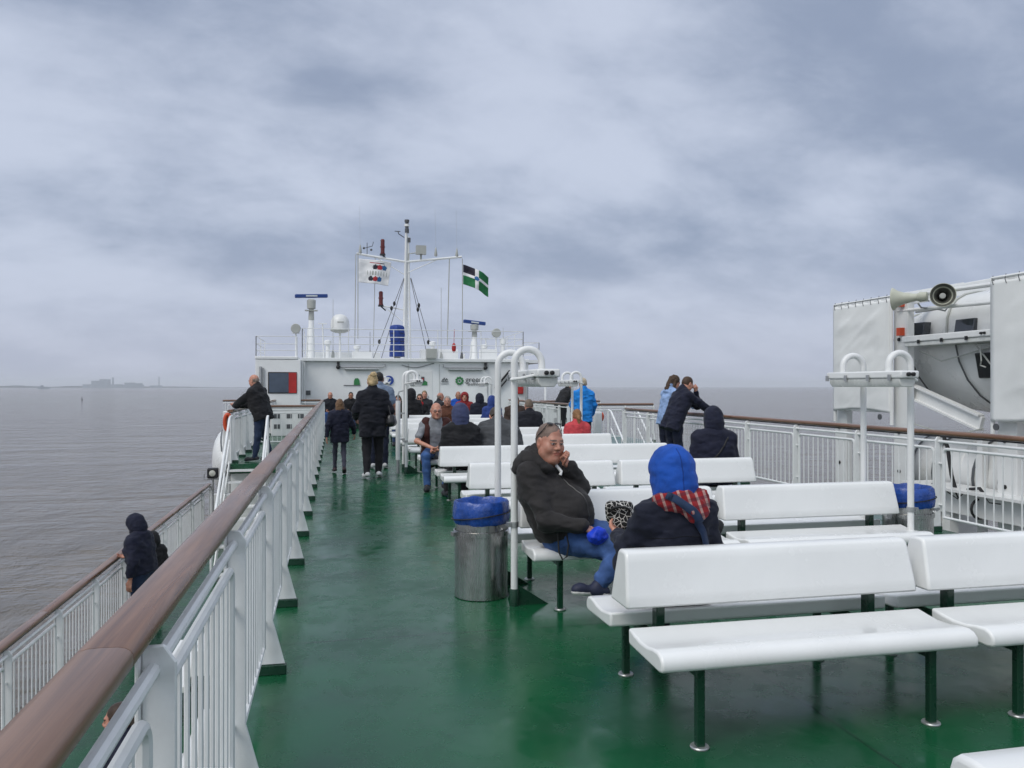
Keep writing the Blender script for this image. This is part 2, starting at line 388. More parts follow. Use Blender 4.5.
# low coast to port with works on it, kilometres away
def far_pt(u, dist):
    a = math.atan((u-512)/F_PX) + PSI
    return Vector((math.sin(a)*dist, math.cos(a)*dist, SEA_Z))
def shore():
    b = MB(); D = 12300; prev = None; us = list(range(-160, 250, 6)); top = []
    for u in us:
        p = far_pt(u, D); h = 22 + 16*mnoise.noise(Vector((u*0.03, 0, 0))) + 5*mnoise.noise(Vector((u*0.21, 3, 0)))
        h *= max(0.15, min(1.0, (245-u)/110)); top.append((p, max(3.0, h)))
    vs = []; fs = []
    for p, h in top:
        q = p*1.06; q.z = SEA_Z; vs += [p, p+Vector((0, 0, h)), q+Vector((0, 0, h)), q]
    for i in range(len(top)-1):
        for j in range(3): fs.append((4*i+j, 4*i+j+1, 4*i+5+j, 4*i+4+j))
    b.add(vs, fs); return b.build('coastline', 'hazed_land', smooth=False)
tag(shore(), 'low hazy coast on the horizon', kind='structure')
def far_box(b, u, wpx, h0, h1, D=12000, depth=90):
    p = far_pt(u, D); d = Vector((p.x, p.y, 0)).normalized(); r = Vector((d.y, -d.x, 0)); wd = wpx*D/F_PX; h0, h1 = h0*1.5*D/12000, h1*1.5*D/12000
    m = Matrix((r, d, Vector((0, 0, 1)))).transposed()
    b.box(p + Vector((0, 0, (h0+h1)/2)), (wd, depth, h1-h0), m)
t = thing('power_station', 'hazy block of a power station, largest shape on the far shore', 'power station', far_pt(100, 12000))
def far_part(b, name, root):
    o = b.build(name, 'hazed_concrete', root, smooth=False); o.location = -root.location; return o
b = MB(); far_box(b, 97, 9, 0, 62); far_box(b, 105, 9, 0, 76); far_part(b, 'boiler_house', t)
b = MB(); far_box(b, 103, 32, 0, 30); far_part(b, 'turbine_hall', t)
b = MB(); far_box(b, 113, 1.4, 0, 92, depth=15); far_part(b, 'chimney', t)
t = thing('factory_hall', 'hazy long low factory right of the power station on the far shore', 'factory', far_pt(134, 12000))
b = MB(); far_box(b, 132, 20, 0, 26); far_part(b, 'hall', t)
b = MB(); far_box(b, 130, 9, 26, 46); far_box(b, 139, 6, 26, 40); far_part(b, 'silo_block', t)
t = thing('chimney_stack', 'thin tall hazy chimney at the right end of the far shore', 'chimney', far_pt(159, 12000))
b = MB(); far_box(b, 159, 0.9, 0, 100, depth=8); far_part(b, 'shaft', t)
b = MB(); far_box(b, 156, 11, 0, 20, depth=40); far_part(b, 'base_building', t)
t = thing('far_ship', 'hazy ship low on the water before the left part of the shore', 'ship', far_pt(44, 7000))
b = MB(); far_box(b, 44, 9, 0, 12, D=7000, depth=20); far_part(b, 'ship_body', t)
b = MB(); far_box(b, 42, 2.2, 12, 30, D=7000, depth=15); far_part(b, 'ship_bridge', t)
p = far_pt(82, 1300)
t = thing('buoy', 'small dark channel buoy out on the water before the far shore', 'buoy', p)
b = MB(); b.lathe([(1.0, -0.4), (1.15, 0.0), (1.1, 0.8), (0.5, 1.0), (0.3, 3.4)], 12); b.build('float', 'black_rubber', t)
b = MB(); b.lathe([(0.02, 3.4), (0.75, 3.5), (0.02, 5.0)], 10); b.build('topmark', 'black_rubber', t)
# haze
b = MB(); b.bb((-FAR-50, -FAR-50, SEA_Z-1.0), (FAR+50, FAR+50, 136.0))
hz = b.build('haze', 'white_paint', smooth=False)
hm = bpy.data.materials.new('haze_air'); hm.use_nodes = True; k = NT(hm.node_tree); k.n.clear()
pv = k.new('ShaderNodeVolumePrincipled'); pv.inputs['Color'].default_value = (0.94, 0.97, 1.0, 1); pv.inputs['Density'].default_value = 0.00007; pv.inputs['Anisotropy'].default_value = 0.2
k.l.new(pv.outputs[0], k.new('ShaderNodeOutputMaterial').inputs['Volume'])
hz.data.materials[0] = hm
tag(hz, 'pale sea haze', kind='stuff')

# ------------------------------------------------------------------ the ship: decks and hull
XL, XR, CX = -0.47, 6.72, 3.05          # edges of the sun deck, and the centre line
YA, YH = -3.5, 32.0                     # aft end and front wall
LX0, LX1 = -3.1, 9.2                    # ship's sides
b = MB(); b.bb((XL, YA, -0.22), (XR, YH+8, 0.0)); tag(b.build('deck', 'deck_green', smooth=False), 'glossy green painted sun deck', kind='structure')
def lower(name, x0, x1, y0, y1, z, label):
    b = MB(); b.bb((x0, y0, z-0.2), (x1, y1, z)); tag(b.build(name, 'deck_green', smooth=False), label, kind='structure')
lower('lower_deck', LX0, XL+0.02, YA, 21.2, LOW_Z, 'green side deck below the rail')
lower('lower_deck', XR-0.02, LX1, YA, 21.2, LOW_Z, 'green side deck on the lifeboat side')
lower('landing', -2.15, XL-0.004, 17.6, YH+4, 0.0, 'raised green landing in the port bay')
lower('landing', XR+0.004, 9.15, 20.3, YH+4, 0.0, 'raised green landing in the starboard bay')
t = thing('hull', 'white steel ferry hull carrying the decks', 'ship hull', (CX, 14, SEA_Z))
b = MB()
prof = [(-6.15, 0.3), (-6.2, 16.0), (6.2, 16.0), (6.15, 0.3)]
ys = [(-22, 1.0), (20, 1.0), (34, 0.92), (44, 0.62), (52, 0.12)]
vs = []; fs = []
for y, s in ys: vs += [(x*s, y, -0.6 if z < 1 else z-0.12) for x, z in prof]
for i in range(len(ys)-1):
    for j in range(4): fs.append((4*i+j, 4*i+(j+1) % 4, 4*i+4+(j+1) % 4, 4*i+4+j))
fs += [(0, 1, 2, 3), (16, 17, 18, 19)]
b.add(vs, fs); b.build('hull_shell', 'hull_paint', t, smooth=False)
for nm, x, y0, y1 in (('port_side_wall', XL+0.05, YA+0.1, 40), ('starboard_side_wall', XR-0.11, YA+0.1, 40)):
    b = MB(); b.bb((x, y0, LOW_Z), (x+0.06, y1, -0.225)); o = b.build('side_wall', 'white_paint', t, smooth=False); o.location = -t.location
b = MB(); b.bb((-2.12, 17.75, LOW_Z), (-0.5, 17.81, -0.21)); o = b.build('bulkhead', 'white_paint', t, smooth=False); o.location = -t.location
b = MB(); b.bb((XR+0.05, 20.5, LOW_Z), (9.1, 20.56, -0.21)); o = b.build('bulkhead', 'white_paint', t, smooth=False); o.location = -t.location

# ------------------------------------------------------------------ railings
POST_S = 1.42
def rail_meshes():
    b = MB()                                             # post with flared foot (local: run +Y, inboard +X)
    t_ = 0.007
    poly = [(0.0, 0, 1.058), (0.045, 0, 1.058), (0.07, 0, 1.02), (0.07, 0, 0.30), (0.135, 0, 0.058), (0.0, 0, 0.058)]
    b.prism(poly, (0, -t_, 0), (0, t_, 0)); b.bb((-0.012, -0.02, 0.22), (-0.001, 0.02, 1.05))
    P = b.build('post', 'rail_paint', None, smooth=False, bevel=0.003, seg=1)
    b = MB(); b.bb((-0.01, -0.022, 0.0), (0.143, 0.022, 0.056)); F = b.build('foot', 'green_paint', P, smooth=False, bevel=0.004, seg=1)
    b = MB(); g = 0.075; L = POST_S; x = 0.02; zt, zb = 0.925, 0.165; r = 0.017
    rad = 0.05
    pts = [(x, g, zb)] + [(x, g, zt-rad)] + arc((x, g+rad, zt-rad), rad, math.pi, math.pi/2, 4, (0, 1, 0), (0, 0, 1)) + arc((x, L-g-rad, zt-rad), rad, math.pi/2, 0, 4, (0, 1, 0), (0, 0, 1)) + [(x, L-g, zb)]
    b.tube(pts, r, 8); b.tube([(x, g, zb), (x, L-g, zb)], 0.015, 8)
    nb = 10
    for i in range(1, nb+1):
        y = g + (L-2*g)*i/(nb+1); b.tube([(x, y, zb), (x, y, zt-0.008)], 0.0078, 6, caps=False)
    for z in (0.30, 0.76):
        b.tube([(x, 0.0, z), (x, g, z)], 0.011, 6); b.tube([(x, L-g, z), (x, L, z)], 0.011, 6)
    N = b.build('panel', 'rail_paint', None)
    return P, F, N
RP, RF, RN = rail_meshes()
for o in (RP, RF, RN): C.objects.unlink(o)
def railing(label, p0, p1, z=0.0, phase=0.0, group=None, hand='wood', gap=None, posts=True):
    """white guard rail with a capping from p0 to p1 (plan points); its inboard side lies to the right of the run"""
    p0, p1 = Vector((*p0, 0)), Vector((*p1, 0)); L = (p1-p0).length; a = math.atan2(-(p1-p0).x, (p1-p0).y)
    t = thing('railing', label, 'railing', (p0.x, p0.y, z), a, group)
    ys = []; y = phase
    while y <= L+0.01: ys.append(y); y += POST_S
    if not ys or L-ys[-1] > 0.35: ys.append(L)
    for y in ys:
        o = RP.copy(); C.objects.link(o); o.parent = t; o.location = (0, y, 0)
        f = RF.copy(); C.objects.link(f); f.parent = o
    for q, y in enumerate(ys[:-1]):
        if ys[q+1]-y < POST_S-0.02: continue
        o = RN.copy(); C.objects.link(o); o.parent = t; o.location = (0, y, 0)
    b = MB(); b.tube([(0.022, 0, 1.005), (0.022, L, 1.005)], 0.0165, 10); b.build('mid_rail', 'rail_paint', t)
    # capping: rounded timber section, in lengths that butt with a hairline joint
    sec = []
    for q in range(20):
        A = 2*math.pi*q/20; cx, cz = math.cos(A), math.sin(A)
        sec.append((-0.022+0.055*math.copysign(abs(cx)**0.62, cx), 1.098 + 0.028*math.copysign(abs(cz)**0.75, cz)))
    y = 0.0; seglen = [2.62, 3.1]; i = 0
    while y < L-0.01:
        e = min(L, y+seglen[i % 2]); i += 1
        if L-e < 0.5: e = L
        b = MB(); n = len(sec); st = [(y+0.0008, 0.985), (y+0.004, 1.0), (e-0.004, 1.0), (e-0.0008, 0.985)]
        vs = [(x*s, yy, 1.098+(zz-1.098)*s) for yy, s in st for x, zz in sec]; fs = []
        for k_ in range(3): fs += [(k_*n+j, k_*n+(j+1) % n, (k_+1)*n+(j+1) % n, (k_+1)*n+j) for j in range(n)]
        fs += [tuple(range(n)), tuple(range(3*n, 4*n))]
        b.add(vs, fs); b.build('handrail', hand, t); y = e
    b = MB(); b.bb((-0.046, 0.0, 1.052), (0.006, L, 1.066)); b.build('rail_strip', 'black_plastic' if hand == 'wood' else 'rail_paint', t, smooth=False)
    return t
railing('long white railing with brown timber handrail beside the open walkway', (-0.405, -0.965), (-0.405, 30.1), 0, 0.0)
railing('white railing with brown handrail between the benches and the lifeboat', (6.62, 17.7), (6.62, -2.04), 0, 0.0)
railing('white lower side deck railing with brown handrail over the water', (-3.0, -2.0), (-3.0, 21.0), LOW_Z, 0.4)
railing('white railing crossing the port bay behind the leaning bald man', (-2.1, 22.0), (-0.46, 22.0), 0, 0.1)
railing('white railing along the outer edge of the port bay under the leaning man', (-2.12, 17.8), (-2.12, 31.0), 0, 0.1)
railing('far white railing across the port bay in front of the wing window', (-4.0, 31.2), (-0.5, 31.2), 0, 0.1)
railing('white railing crossing the starboard bay beside the woman in bright blue', (6.75, 22.2), (9.15, 22.2), 0, 0.1)
railing('far white railing of the starboard bay under the man in black', (7.0, 27.2), (9.2, 27.2), 0, 0.1)
railing('white railing along the inner edge of the starboard bay', (6.62, 30.5), (6.62, 22.3), 0, 0.1)

# ------------------------------------------------------------------ benches
BENCH_L = 1.62
def make_bench():
    t = thing('bench', 'x', 'bench', (0, 0, 0), 0, 'white double-sided benches in rows on the deck')
    L = BENCH_L/2
    prof = [(0.128, 0.452), (0.20, 0.440), (0.28, 0.430), (0.36, 0.433), (0.43, 0.446), (0.485, 0.449), (0.518, 0.438), (0.538, 0.415), (0.540, 0.385), (0.532, 0.368), (0.50, 0.362), (0.15, 0.372), (0.13, 0.38)]
    for s in (-1, 1):
        b = MB(); poly = [(0, s*y, z) for y, z in prof]; b.prism(poly, (-L, 0, 0), (L, 0, 0)); b.build('seat', 'bench_plastic', t, bevel=0.012, seg=3, angle=40)
    half = [(0.112, 0.532), (0.118, 0.545), (0.106, 0.60), (0.086, 0.68), (0.068, 0.75), (0.058, 0.785), (0.040, 0.80), (0.0, 0.803)]
    poly = [(y, z) for y, z in half] + [(-y, z) for y, z in half[::-1][1:]]
    b = MB(); n = len(poly); vs = []; st = [(-L, 1.0), (-L+0.0, 1.0), (L, 1.0)]
    for x in (-1, 1):
        for y, z in poly: vs.append((x*(L+0.004-0.018*(z-0.53)/0.27), y, z))
    fs = [(i, (i+1) % n, n+(i+1) % n, n+i) for i in range(n)] + [tuple(range(n)), tuple(range(n, 2*n))]
    b.add(vs, fs); b.build('backrest', 'bench_plastic', t, bevel=0.014, seg=3, angle=40)
    for x in (-0.60, 0.60):
        for s in (-1, 1):
            b = MB(); b.bb((x-0.019, s*0.468-0.019, 0.006), (x+0.019, s*0.468+0.019, 0.36)); lg = b.build('leg', 'green_paint', t, smooth=False, bevel=0.004, seg=1)
            b = MB(); b.lathe([(0.042, 0.0), (0.044, 0.006), (0.040, 0.011)], 16, (x, s*0.468, 0)); b.build('foot_disc', 'galvanised', lg)
        b = MB(); b.bb((x-0.018, -0.448, 0.315), (x+0.018, 0.448, 0.358)); b.build('cross_beam', 'green_paint', t, smooth=False, bevel=0.003, seg=1)
        b = MB(); b.bb((x-0.022, -0.03, 0.359), (x+0.022, 0.03, 0.60)); b.build('backrest_post', 'green_paint', t, smooth=False, bevel=0.003, seg=1)
    return t
ROWS = [1.50, 3.815, 6.10, 8.48, 10.90, 13.32, 15.70, 18.08, 20.46, 22.84, 25.22, 27.6]
BX = [2.20, 3.885]
first = make_bench(); nb = 0
ordn = ['first', 'second', 'third', 'fourth', 'fifth', 'sixth', 'seventh', 'eighth', 'ninth', 'tenth', 'eleventh', 'twelfth']
special = {(1, 0): 'white double bench the person in the blue hood sits on, nearest full bench',
           (1, 1): 'white double bench at the right edge of the photo, beside the nearest full bench',
           (0, 0): 'white bench with only its back showing in the bottom right corner',
           (2, 0): 'white double bench with the man in the charcoal hoodie on its end',
           (2, 1): 'white double bench beside the right waste bin',
           (3, 1): 'white double bench with the navy hooded person sitting on it',
           (4, 0): 'white double bench whose back stands before the man in the maroon vest'}
for r, y in enumerate(ROWS):
    for s in (0, 1):
        o = first if nb == 0 else copy_tree(first); nb += 1
        o.location = (BX[s] - (0.05 if r == 0 else 0.0), y + (0.0 if s == 0 else -0.012), 0.0)
        o['label'] = special.get((r, s), f"{'left' if s == 0 else 'right'} white double bench of the pair in the {ordn[r]} row from the camera")
# bench along the house wall
t = thing('wall_bench', 'long white bench along the foot of the house wall', 'bench', (2.9, YH-0.45, 0))
b = MB(); b.bb((-3.25, -0.25, 0.40), (3.25, 0.22, 0.47)); b.build('seat', 'bench_plastic', t, bevel=0.02)
b = MB(); b.bb((-3.25, 0.23, 0.56), (3.25, 0.28, 0.86)); b.build('backrest', 'bench_plastic', t, bevel=0.02)
b = MB(); b.bb((-3.2, -0.20, 0.0), (3.2, 0.18, 0.399)); b.build('plinth', 'green_paint', t, smooth=False)

# ------------------------------------------------------------------ hooped lamp stands
def make_lamp(label, side):
    """local: two posts on x=0 at y=-+0.305, hoops bending towards +x"""
    t = thing('lamp_stand', label, 'lamp', (0, 0, 0), 0, 'hooped white lamp stands at the bench row ends')
    s = side
    for y in (-0.305, 0.305):
        hr = 0.105; zt = 1.79
        pts = [(0, y, 0.115), (0, y, zt)] + arc((s*hr, y, zt), hr, math.pi, 0, 14, (s, 0, 0), (0, 0, 1))[1:] + [(s*2*hr, y, 1.745)]
        b = MB(); b.tube(pts, 0.0265, 14); p = b.build('post', 'white_paint', t, angle=50)
        b = MB(); b.lathe([(0.036, 0.0), (0.036, 0.12), (0.034, 0.125)], 16, (0, y, 0)); b.prism([(s*0.03, y-0.006, 0.0), (s*0.26, y-0.006, 0.0), (s*0.03, y-0.006, 0.15)], (0, 0, 0), (0, 0.012, 0)); b.prism([(-0.006, y+0.03, 0), (-0.006, y+0.2, 0), (-0.006, y+0.03, 0.13)], (0, 0, 0), (0.012, 0, 0)); b.build('base', 'green_paint', p)
        b = MB(); b.lathe([(0.033, -0.02), (0.033, 0.02)], 14, (0, y, 0.60)); b.box((s*-0.04, y, 0.60), (0.03, 0.05, 0.03)); b.build('clamp', 'galvanised', p)
    b = MB(); x = s*0.20
    b.bb((x-0.085, -0.55, 1.685), (x+0.085, 0.44, 1.745)); lu = b.build('lamp_housing', 'white_paint', t, bevel=0.012)
    b = MB(); prof = [(-0.075, 1.683), (0.075, 1.683), (0.072, 1.645), (0.05, 1.615), (-0.05, 1.615), (-0.072, 1.645)]
    b.prism([(x+a, 0, z) for a, z in prof], (0, -0.52, 0), (0, 0.41, 0)); b.build('diffuser', 'diffuser', lu, bevel=0.006)
    b = MB()
    for dx in (-0.021, 0.021): b.lathe([(0.016, 0), (0.016, 0.02), (0.010, 0.024)], 12, (x+dx, -0.55, 1.716), (0, -1, 0))
    b.build('cable_gland', 'black_rubber', lu)
    for y in (-0.42, -0.15, 0.15, 0.42):
        for q in (-1, 1): b = MB(); b.box((x+q*0.09, y, 1.69), (0.012, 0.035, 0.05)); b.build('clip', 'galvanised', lu, smooth=False)
    b = MB(); b.tube([(0, -0.305, 1.66), (s*-0.03, -0.34, 1.67), (s*0.04, -0.40, 1.68), (x-s*0.08, -0.46, 1.70)], 0.012, 8); b.build('cable', 'white_paint', t)
    return t
lamps = [(1.30, 6.115, 1, 'white hooped lamp stand beside the waste bin and the man in charcoal'),
         (4.67, 6.115, -1, 'white hooped lamp stand before the canvas screen on the right'),
         (1.30, 15.28, 1, 'white hooped lamp stand right of the woman with the blonde bun'),
         (4.72, 15.40, -1, 'white hooped lamp stand left of the woman in the bright blue jacket'),
         (4.66, 24.3, -1, 'small far white lamp stand before the green wall lettering'),
         (1.30, 24.3, 1, 'small far white lamp stand mostly hidden behind the blonde woman')]
for x, y, s, lb in lamps:
    make_lamp(lb, s).location = (x, y, 0)
# steel conduit pipe beside the lamp stand in the walkway
t = thing('conduit_pipe', 'thin white pipe with a bent top beside the lamp stand near the walkway', 'pipe', (1.16, 15.1, 0))
b = MB(); b.tube([(0, 0, 0.25), (0, 0, 1.35)], 0.045, 12); b.build('pipe', 'rail_paint', t)
b = MB(); b.tube([(0, 0, 1.35), (0, 0, 1.46), (0.02, 0, 1.52), (0.10, 0, 1.54)], 0.014, 8); b.tube([(0, 0, 0.0), (0, 0, 0.26)], 0.03, 8); b.build('bent_cable', 'galvanised', t)
b = MB(); b.bb((-0.02, -0.02, 1.10), (0.16, 0.02, 1.13)); b.bb((-0.02, -0.02, 0.50), (0.16, 0.02, 0.53)); b.build('bracket', 'galvanised', t, smooth=False)

# ------------------------------------------------------------------ waste bins
def make_bin(label, loc):
    t = thing('waste_bin', label, 'waste bin', loc, 0.3, 'steel waste bins with blue liners')
    b = MB(); b.lathe([(0.195, 0.0), (0.207, 0.006), (0.207, 0.49), (0.200, 0.495), (0.200, 0.60), (0.19, 0.60), (0.19, 0.02)], 40, cap=False); b.lathe([(0.19, 0.015), (0.001, 0.018)], 40, cap=False); b.build('body', 'steel', t, angle=30)
    b = MB(); b.lathe([(0.2075, 0.475), (0.217, 0.478), (0.217, 0.512), (0.2075, 0.515)], 40, cap=False); b.bb((-0.25, -0.025, 0.48), (-0.205, 0.025, 0.51)); b.build('band', 'steel', t, angle=30)
    # liner bag folded over the rim, creased
    b = MB(); n = 96; prof = [(0.212, 0.565), (0.222, 0.575), (0.226, 0.62), (0.224, 0.68), (0.219, 0.725), (0.208, 0.738), (0.198, 0.728), (0.192, 0.66), (0.182, 0.56), (0.170, 0.42), (0.08, 0.36), (0.001, 0.35)]
    vs = []; fs = []
    for i, (r, z) in enumerate(prof):
        for j in range(n):
            a = 2*math.pi*j/n; q = Vector((math.cos(a)*2.4, math.sin(a)*2.4, z*7))
            kf = 1.0 if r > 0.05 else 0.0
            d = 0.007*mnoise.noise(q*1.6) + 0.005*mnoise.noise(q*4.2) + 0.003*mnoise.noise(q*8.0) - 0.006
            dz = 0.010*mnoise.noise(Vector((math.cos(a)*3, math.sin(a)*3, 5)))
            vs.append(((r+d*kf)*math.cos(a), (r+d*kf)*math.sin(a), z + dz*kf*(1.0 if z > 0.5 else 0.3)))
    for i in range(len(prof)-1):
        for j in range(n): fs.append((i*n+j, i*n+(j+1) % n, (i+1)*n+(j+1) % n, (i+1)*n+j))
    b.add(vs, fs); b.build('liner', 'bag_blue', t, angle=80)
    b = MB(); pts = [(0.228*math.cos(a), 0.228*math.sin(a), 0.625+0.03*math.sin(a+2.3)) for a in [2*math.pi*i/40 for i in range(40)]]
    b.tube(pts, 0.005, 6, closed=True); b.build('cord', 'black_rubber', t)
    b = MB(); b.tube([(0.06, -0.212, 0.545), (0.06, -0.225, 0.54), (0.12, -0.205, 0.54), (0.12, -0.185, 0.545)], 0.006, 6); b.box((0.09, -0.21, 0.555), (0.08, 0.015, 0.02)); b.build('latch', 'galvanised', t)
    return t
make_bin('steel waste bin with blue liner beside the reclining man', (1.115, 6.16, 0))
make_bin('steel waste bin with blue liner behind the right lamp stand', (4.95, 6.2, 0))
# ------------------------------------------------------------------ wheelhouse block
YW = YH
t = house = thing('deckhouse', 'white ship superstructure across the end of the deck', 'deckhouse', (CX, YW, 0))
def hp(b, name, m, par=None, **k):
    o = b.build(name, m, par or house, **k)
    if par is None: o.location = -house.location
    return o
b = MB(); b.bb((-1.22, YW, 0.0), (7.75, YW+6, 2.58)); hp(b, 'wall', 'house_paint', smooth=False)
b = MB(); b.bb((-2.85, YW-0.9, -1.9), (-1.225, YW+5, 2.62)); hp(b, 'wing', 'house_paint', smooth=False, bevel=0.03)
b = MB(); b.bb((-1.22, YW-0.16, 2.585), (7.75, YW+6, 2.72)); b.bb((-2.87, YW-0.92, 2.625), (-1.33, YW+5, 2.735)); rf = hp(b, 'roof', 'house_paint', smooth=False, bevel=0.02)
b = MB(); b.bb((-1.215, YW-0.14, -0.0), (-1.15, YW-0.07, 2.584)); b.tube([(-1.11, YW-0.10, 0), (-1.11, YW-0.10, 2.58)], 0.03, 8); hp(b, 'corner_post', 'house_paint', smooth=False)
b = MB(); b.tube([(-2.66, YW-0.96, 0.0), (-2.66, YW-0.96, 2.35)], 0.05, 10); b.tube([(-2.56, YW-0.96, 0.2), (-2.56, YW-0.96, 2.3)], 0.028, 8); hp(b, 'drain_pipe', 'galvanised')
# wing window with a red strip
yw = YW-0.9
b = MB(); b.bb((-2.40, yw-0.03, 1.35), (-1.36, yw+0.01, 2.15)); wf = hp(b, 'window', 'black_rubber', smooth=False, bevel=0.02)
b = MB(); b.bb((-2.36, yw-0.036, 1.39), (-1.66, yw-0.02, 2.11)); o = b.build('pane', 'window_blue', wf, smooth=False)
b = MB(); b.bb((-1.655, yw-0.037, 1.37), (-1.375, yw-0.02, 2.13)); o = b.build('red_strip', 'red_paint', wf, smooth=False)
# door outlines, pipes and ventilation gear on the front wall
b = MB(); x0, x1 = 2.95, 3.82
b.bb((x0, YW-0.012, 0.14), (x1, YW+0.01, 2.22)); dr = hp(b, 'door', 'white_paint', smooth=False, bevel=0.01)
b = MB(); b.tube([(3.62, YW-0.013, 1.12), (3.62, YW-0.06, 1.12), (3.48, YW-0.06, 1.12)], 0.014, 6); b.box((3.64, YW-0.02, 1.12), (0.05, 0.02, 0.24)); b.build('handle', 'galvanised', dr)
for x0, x1 in ((0.20, 1.95), (4.25, 6.05)):
    b = MB(); z = 2.33
    b.tube([(x0+0.2, YW-0.08, z-0.045), (x1-0.25, YW-0.08, z-0.045)], 0.05, 8)
    b.tube([(x0, YW-0.06, z+0.16), (x0, YW-0.06, z+0.05), (x0+0.1, YW-0.06, z+0.03), (x1-0.1, YW-0.06, z+0.03), (x1, YW-0.06, z+0.08), (x1, YW-0.06, z+0.16)], 0.02, 8)
    hp(b, 'lamp_tube', 'galvanised')
for x in (-0.1+0.25, 5.95):
    b = MB(); b.sphere((x, YW-0.1, 2.36), 0.085, 12, 8); b.lathe([(0.05, 0), (0.05, 0.12)], 10, (x, YW-0.1, 2.45)); hp(b, 'round_lamp', 'black_plastic')
b = MB(); pts = [(2.6+0.16*i, YW-0.03, 2.46-0.10*math.sin(i*0.5)) for i in range(9)]; b.tube(pts, 0.012, 6); hp(b, 'hanging_cable', 'sign_dark')
b = MB(); b.box((-0.98, YW-0.02, 1.37), (0.17, 0.06, 0.17)); hp(b, 'socket_box', 'sign_dark', smooth=False)
b = MB(); b.tube([(2.86, YW-0.02, 0.2), (2.86, YW-0.02, 2.5)], 0.008, 6); b.tube([(4.1, YW-0.02, 0.2), (4.1, YW-0.02, 2.5)], 0.008, 6); hp(b, 'wall_seam', 'grey_box')
b = MB(); b.box((3.74, YW-0.30, 2.91), (0.42, 0.3, 0.38)); hp(b, 'junction_box', 'grey_box', smooth=False, bevel=0.01)
b = MB(); b.box((7.38, YW-0.05, 1.62), (0.28, 0.12, 0.62)); hp(b, 'fire_box', 'red_paint', smooth=False, bevel=0.02)
b = MB(); b.box((7.42, YW-0.05, 0.85), (0.16, 0.12, 0.34)); hp(b, 'alarm_box', 'red_paint', smooth=False, bevel=0.02)
b = MB(); b.tube([(7.62, YW-0.25, 0), (7.62, YW-0.25, 2.0)], 0.07, 10); hp(b, 'vent_pipe', 'galvanised')
b = MB(); b.beam((6.35, YW-0.1, 1.55), (6.95, YW-0.1, 2.25), 0.10, 0.07); b.beam((6.5, YW-0.1, 1.5), (7.1, YW-0.1, 2.2), 0.05, 0.05); hp(b, 'strut', 'black_rubber', smooth=False)
# rails on the roof: four thin bars with stanchions
b = MB(); zr = 2.72
def roofrail(pts, hs):
    for h in hs: b.tube([(x, y, zr+h) for x, y in pts], 0.016, 6)
    for (xa, ya), (xb, yb) in zip(pts, pts[1:]):
        n = max(1, int(math.hypot(xb-xa, yb-ya)/1.5))
        for i in range(n+1):
            x, y = xa+(xb-xa)*i/n, ya+(yb-ya)*i/n; b.tube([(x, y, zr), (x, y, zr+hs[-1])], 0.018, 6)
roofrail([(-1.20, YW+2.1), (-1.20, YW-0.12), (7.5, YW-0.12), (7.6, YW+5)], (0.27, 0.53, 0.82, 1.12))
roofrail([(-2.83, YW+3), (-2.83, YW-0.85), (-1.36, YW-0.85)], (0.24, 0.48, 0.76))
roofrail([(7.75, YW+5), (8.35, YW+0.6), (7.65, YW+0.6)], (0.24, 0.48, 0.72))
hp(b, 'roof_railing', 'rail_paint')
b = MB(); b.bb((7.752, YW+0.5, 2.585), (8.5, YW+6, 2.715)); hp(b, 'roof_wing', 'house_paint', smooth=False)
for lo, hi in (((-1.1, YW+2.5, 2.74), (1.9, YW+2.6, 3.05)), ((3.6, YW+2.3, 2.74), (5.2, YW+2.9, 3.2)), ((0.7, YW+0.7, 2.721), (1.5, YW+1.3, 3.0)), ((5.9, YW+0.7, 2.721), (6.6, YW+1.1, 3.15))):
    b = MB(); b.bb(lo, hi); hp(b, 'roof_casing', 'house_paint', smooth=False, bevel=0.01)
# signs on the wall
def wallsign(label, x, z, name='wall_sign'):
    return thing(name, label, 'sign', (x, YW-0.022, z))
t = wallsign('green leaf shaped sign on the house wall left of the blonde woman', 0.86, 1.80); t.scale = (.72, 1, .8)
b = MB(); b.prism([(-0.16, 0, -0.16), (-0.15, 0, 0.06), (-0.09, 0, 0.16), (0.07, 0, 0.17), (0.14, 0, 0.07), (0.17, 0, -0.16)], (0, -0.012, 0), (0, 0.012, 0)); b.build('green_shape', 'sign_green', t, smooth=False)
b = MB(); b.box((-0.25, -0.002, -0.18), (0.9, 0.014, 0.035)); b.build('underline', 'sign_dark', t, smooth=False)
t = wallsign('round blue sign on the house wall right of the blonde woman', 2.1, 1.85); t.scale = (.62, 1, .62)
b = MB(); b.lathe([(0.30, 0.0), (0.30, 0.02)], 28, (0, 0, 0), (0, -1, 0)); b.build('disc', 'sign_blue', t, angle=30)
b = MB(); b.lathe([(0.22, 0.02), (0.22, 0.026)], 20, (-0.08, 0, 0), (0, -1, 0)); b.build('disc_mark', 'sign_pale', t, angle=30)
b = MB(); b.prism([(-0.10, 0, -0.16), (0.16, 0, 0.02), (0.02, 0, 0.14)], (0, -0.034, 0), (0, -0.027, 0)); b.build('disc_emblem', 'sign_blue', t, smooth=False)
t = wallsign('green sign with a small dark red tower emblem beside the lamp hoop', 3.40, 1.80); t.scale = (.62, 1, .62)
b = MB(); b.box((0, 0, -0.12), (0.68, 0.02, 0.22)); b.prism([(-0.3, 0, -0.0105), (-0.18, 0, 0.07), (0.18, 0, 0.07), (0.34, 0, -0.0105)], (0, -0.01, 0), (0, 0.01, 0)); b.build('green_base', 'sign_green', t, smooth=False)
b = MB(); b.box((0.05, -0.004, 0.14), (0.2, 0.02, 0.36)); b.box((-0.3, 0.0, 0.42), (0.3, 0.02, 0.05)); b.build('dark_tower', 'sign_dark', t, smooth=False)
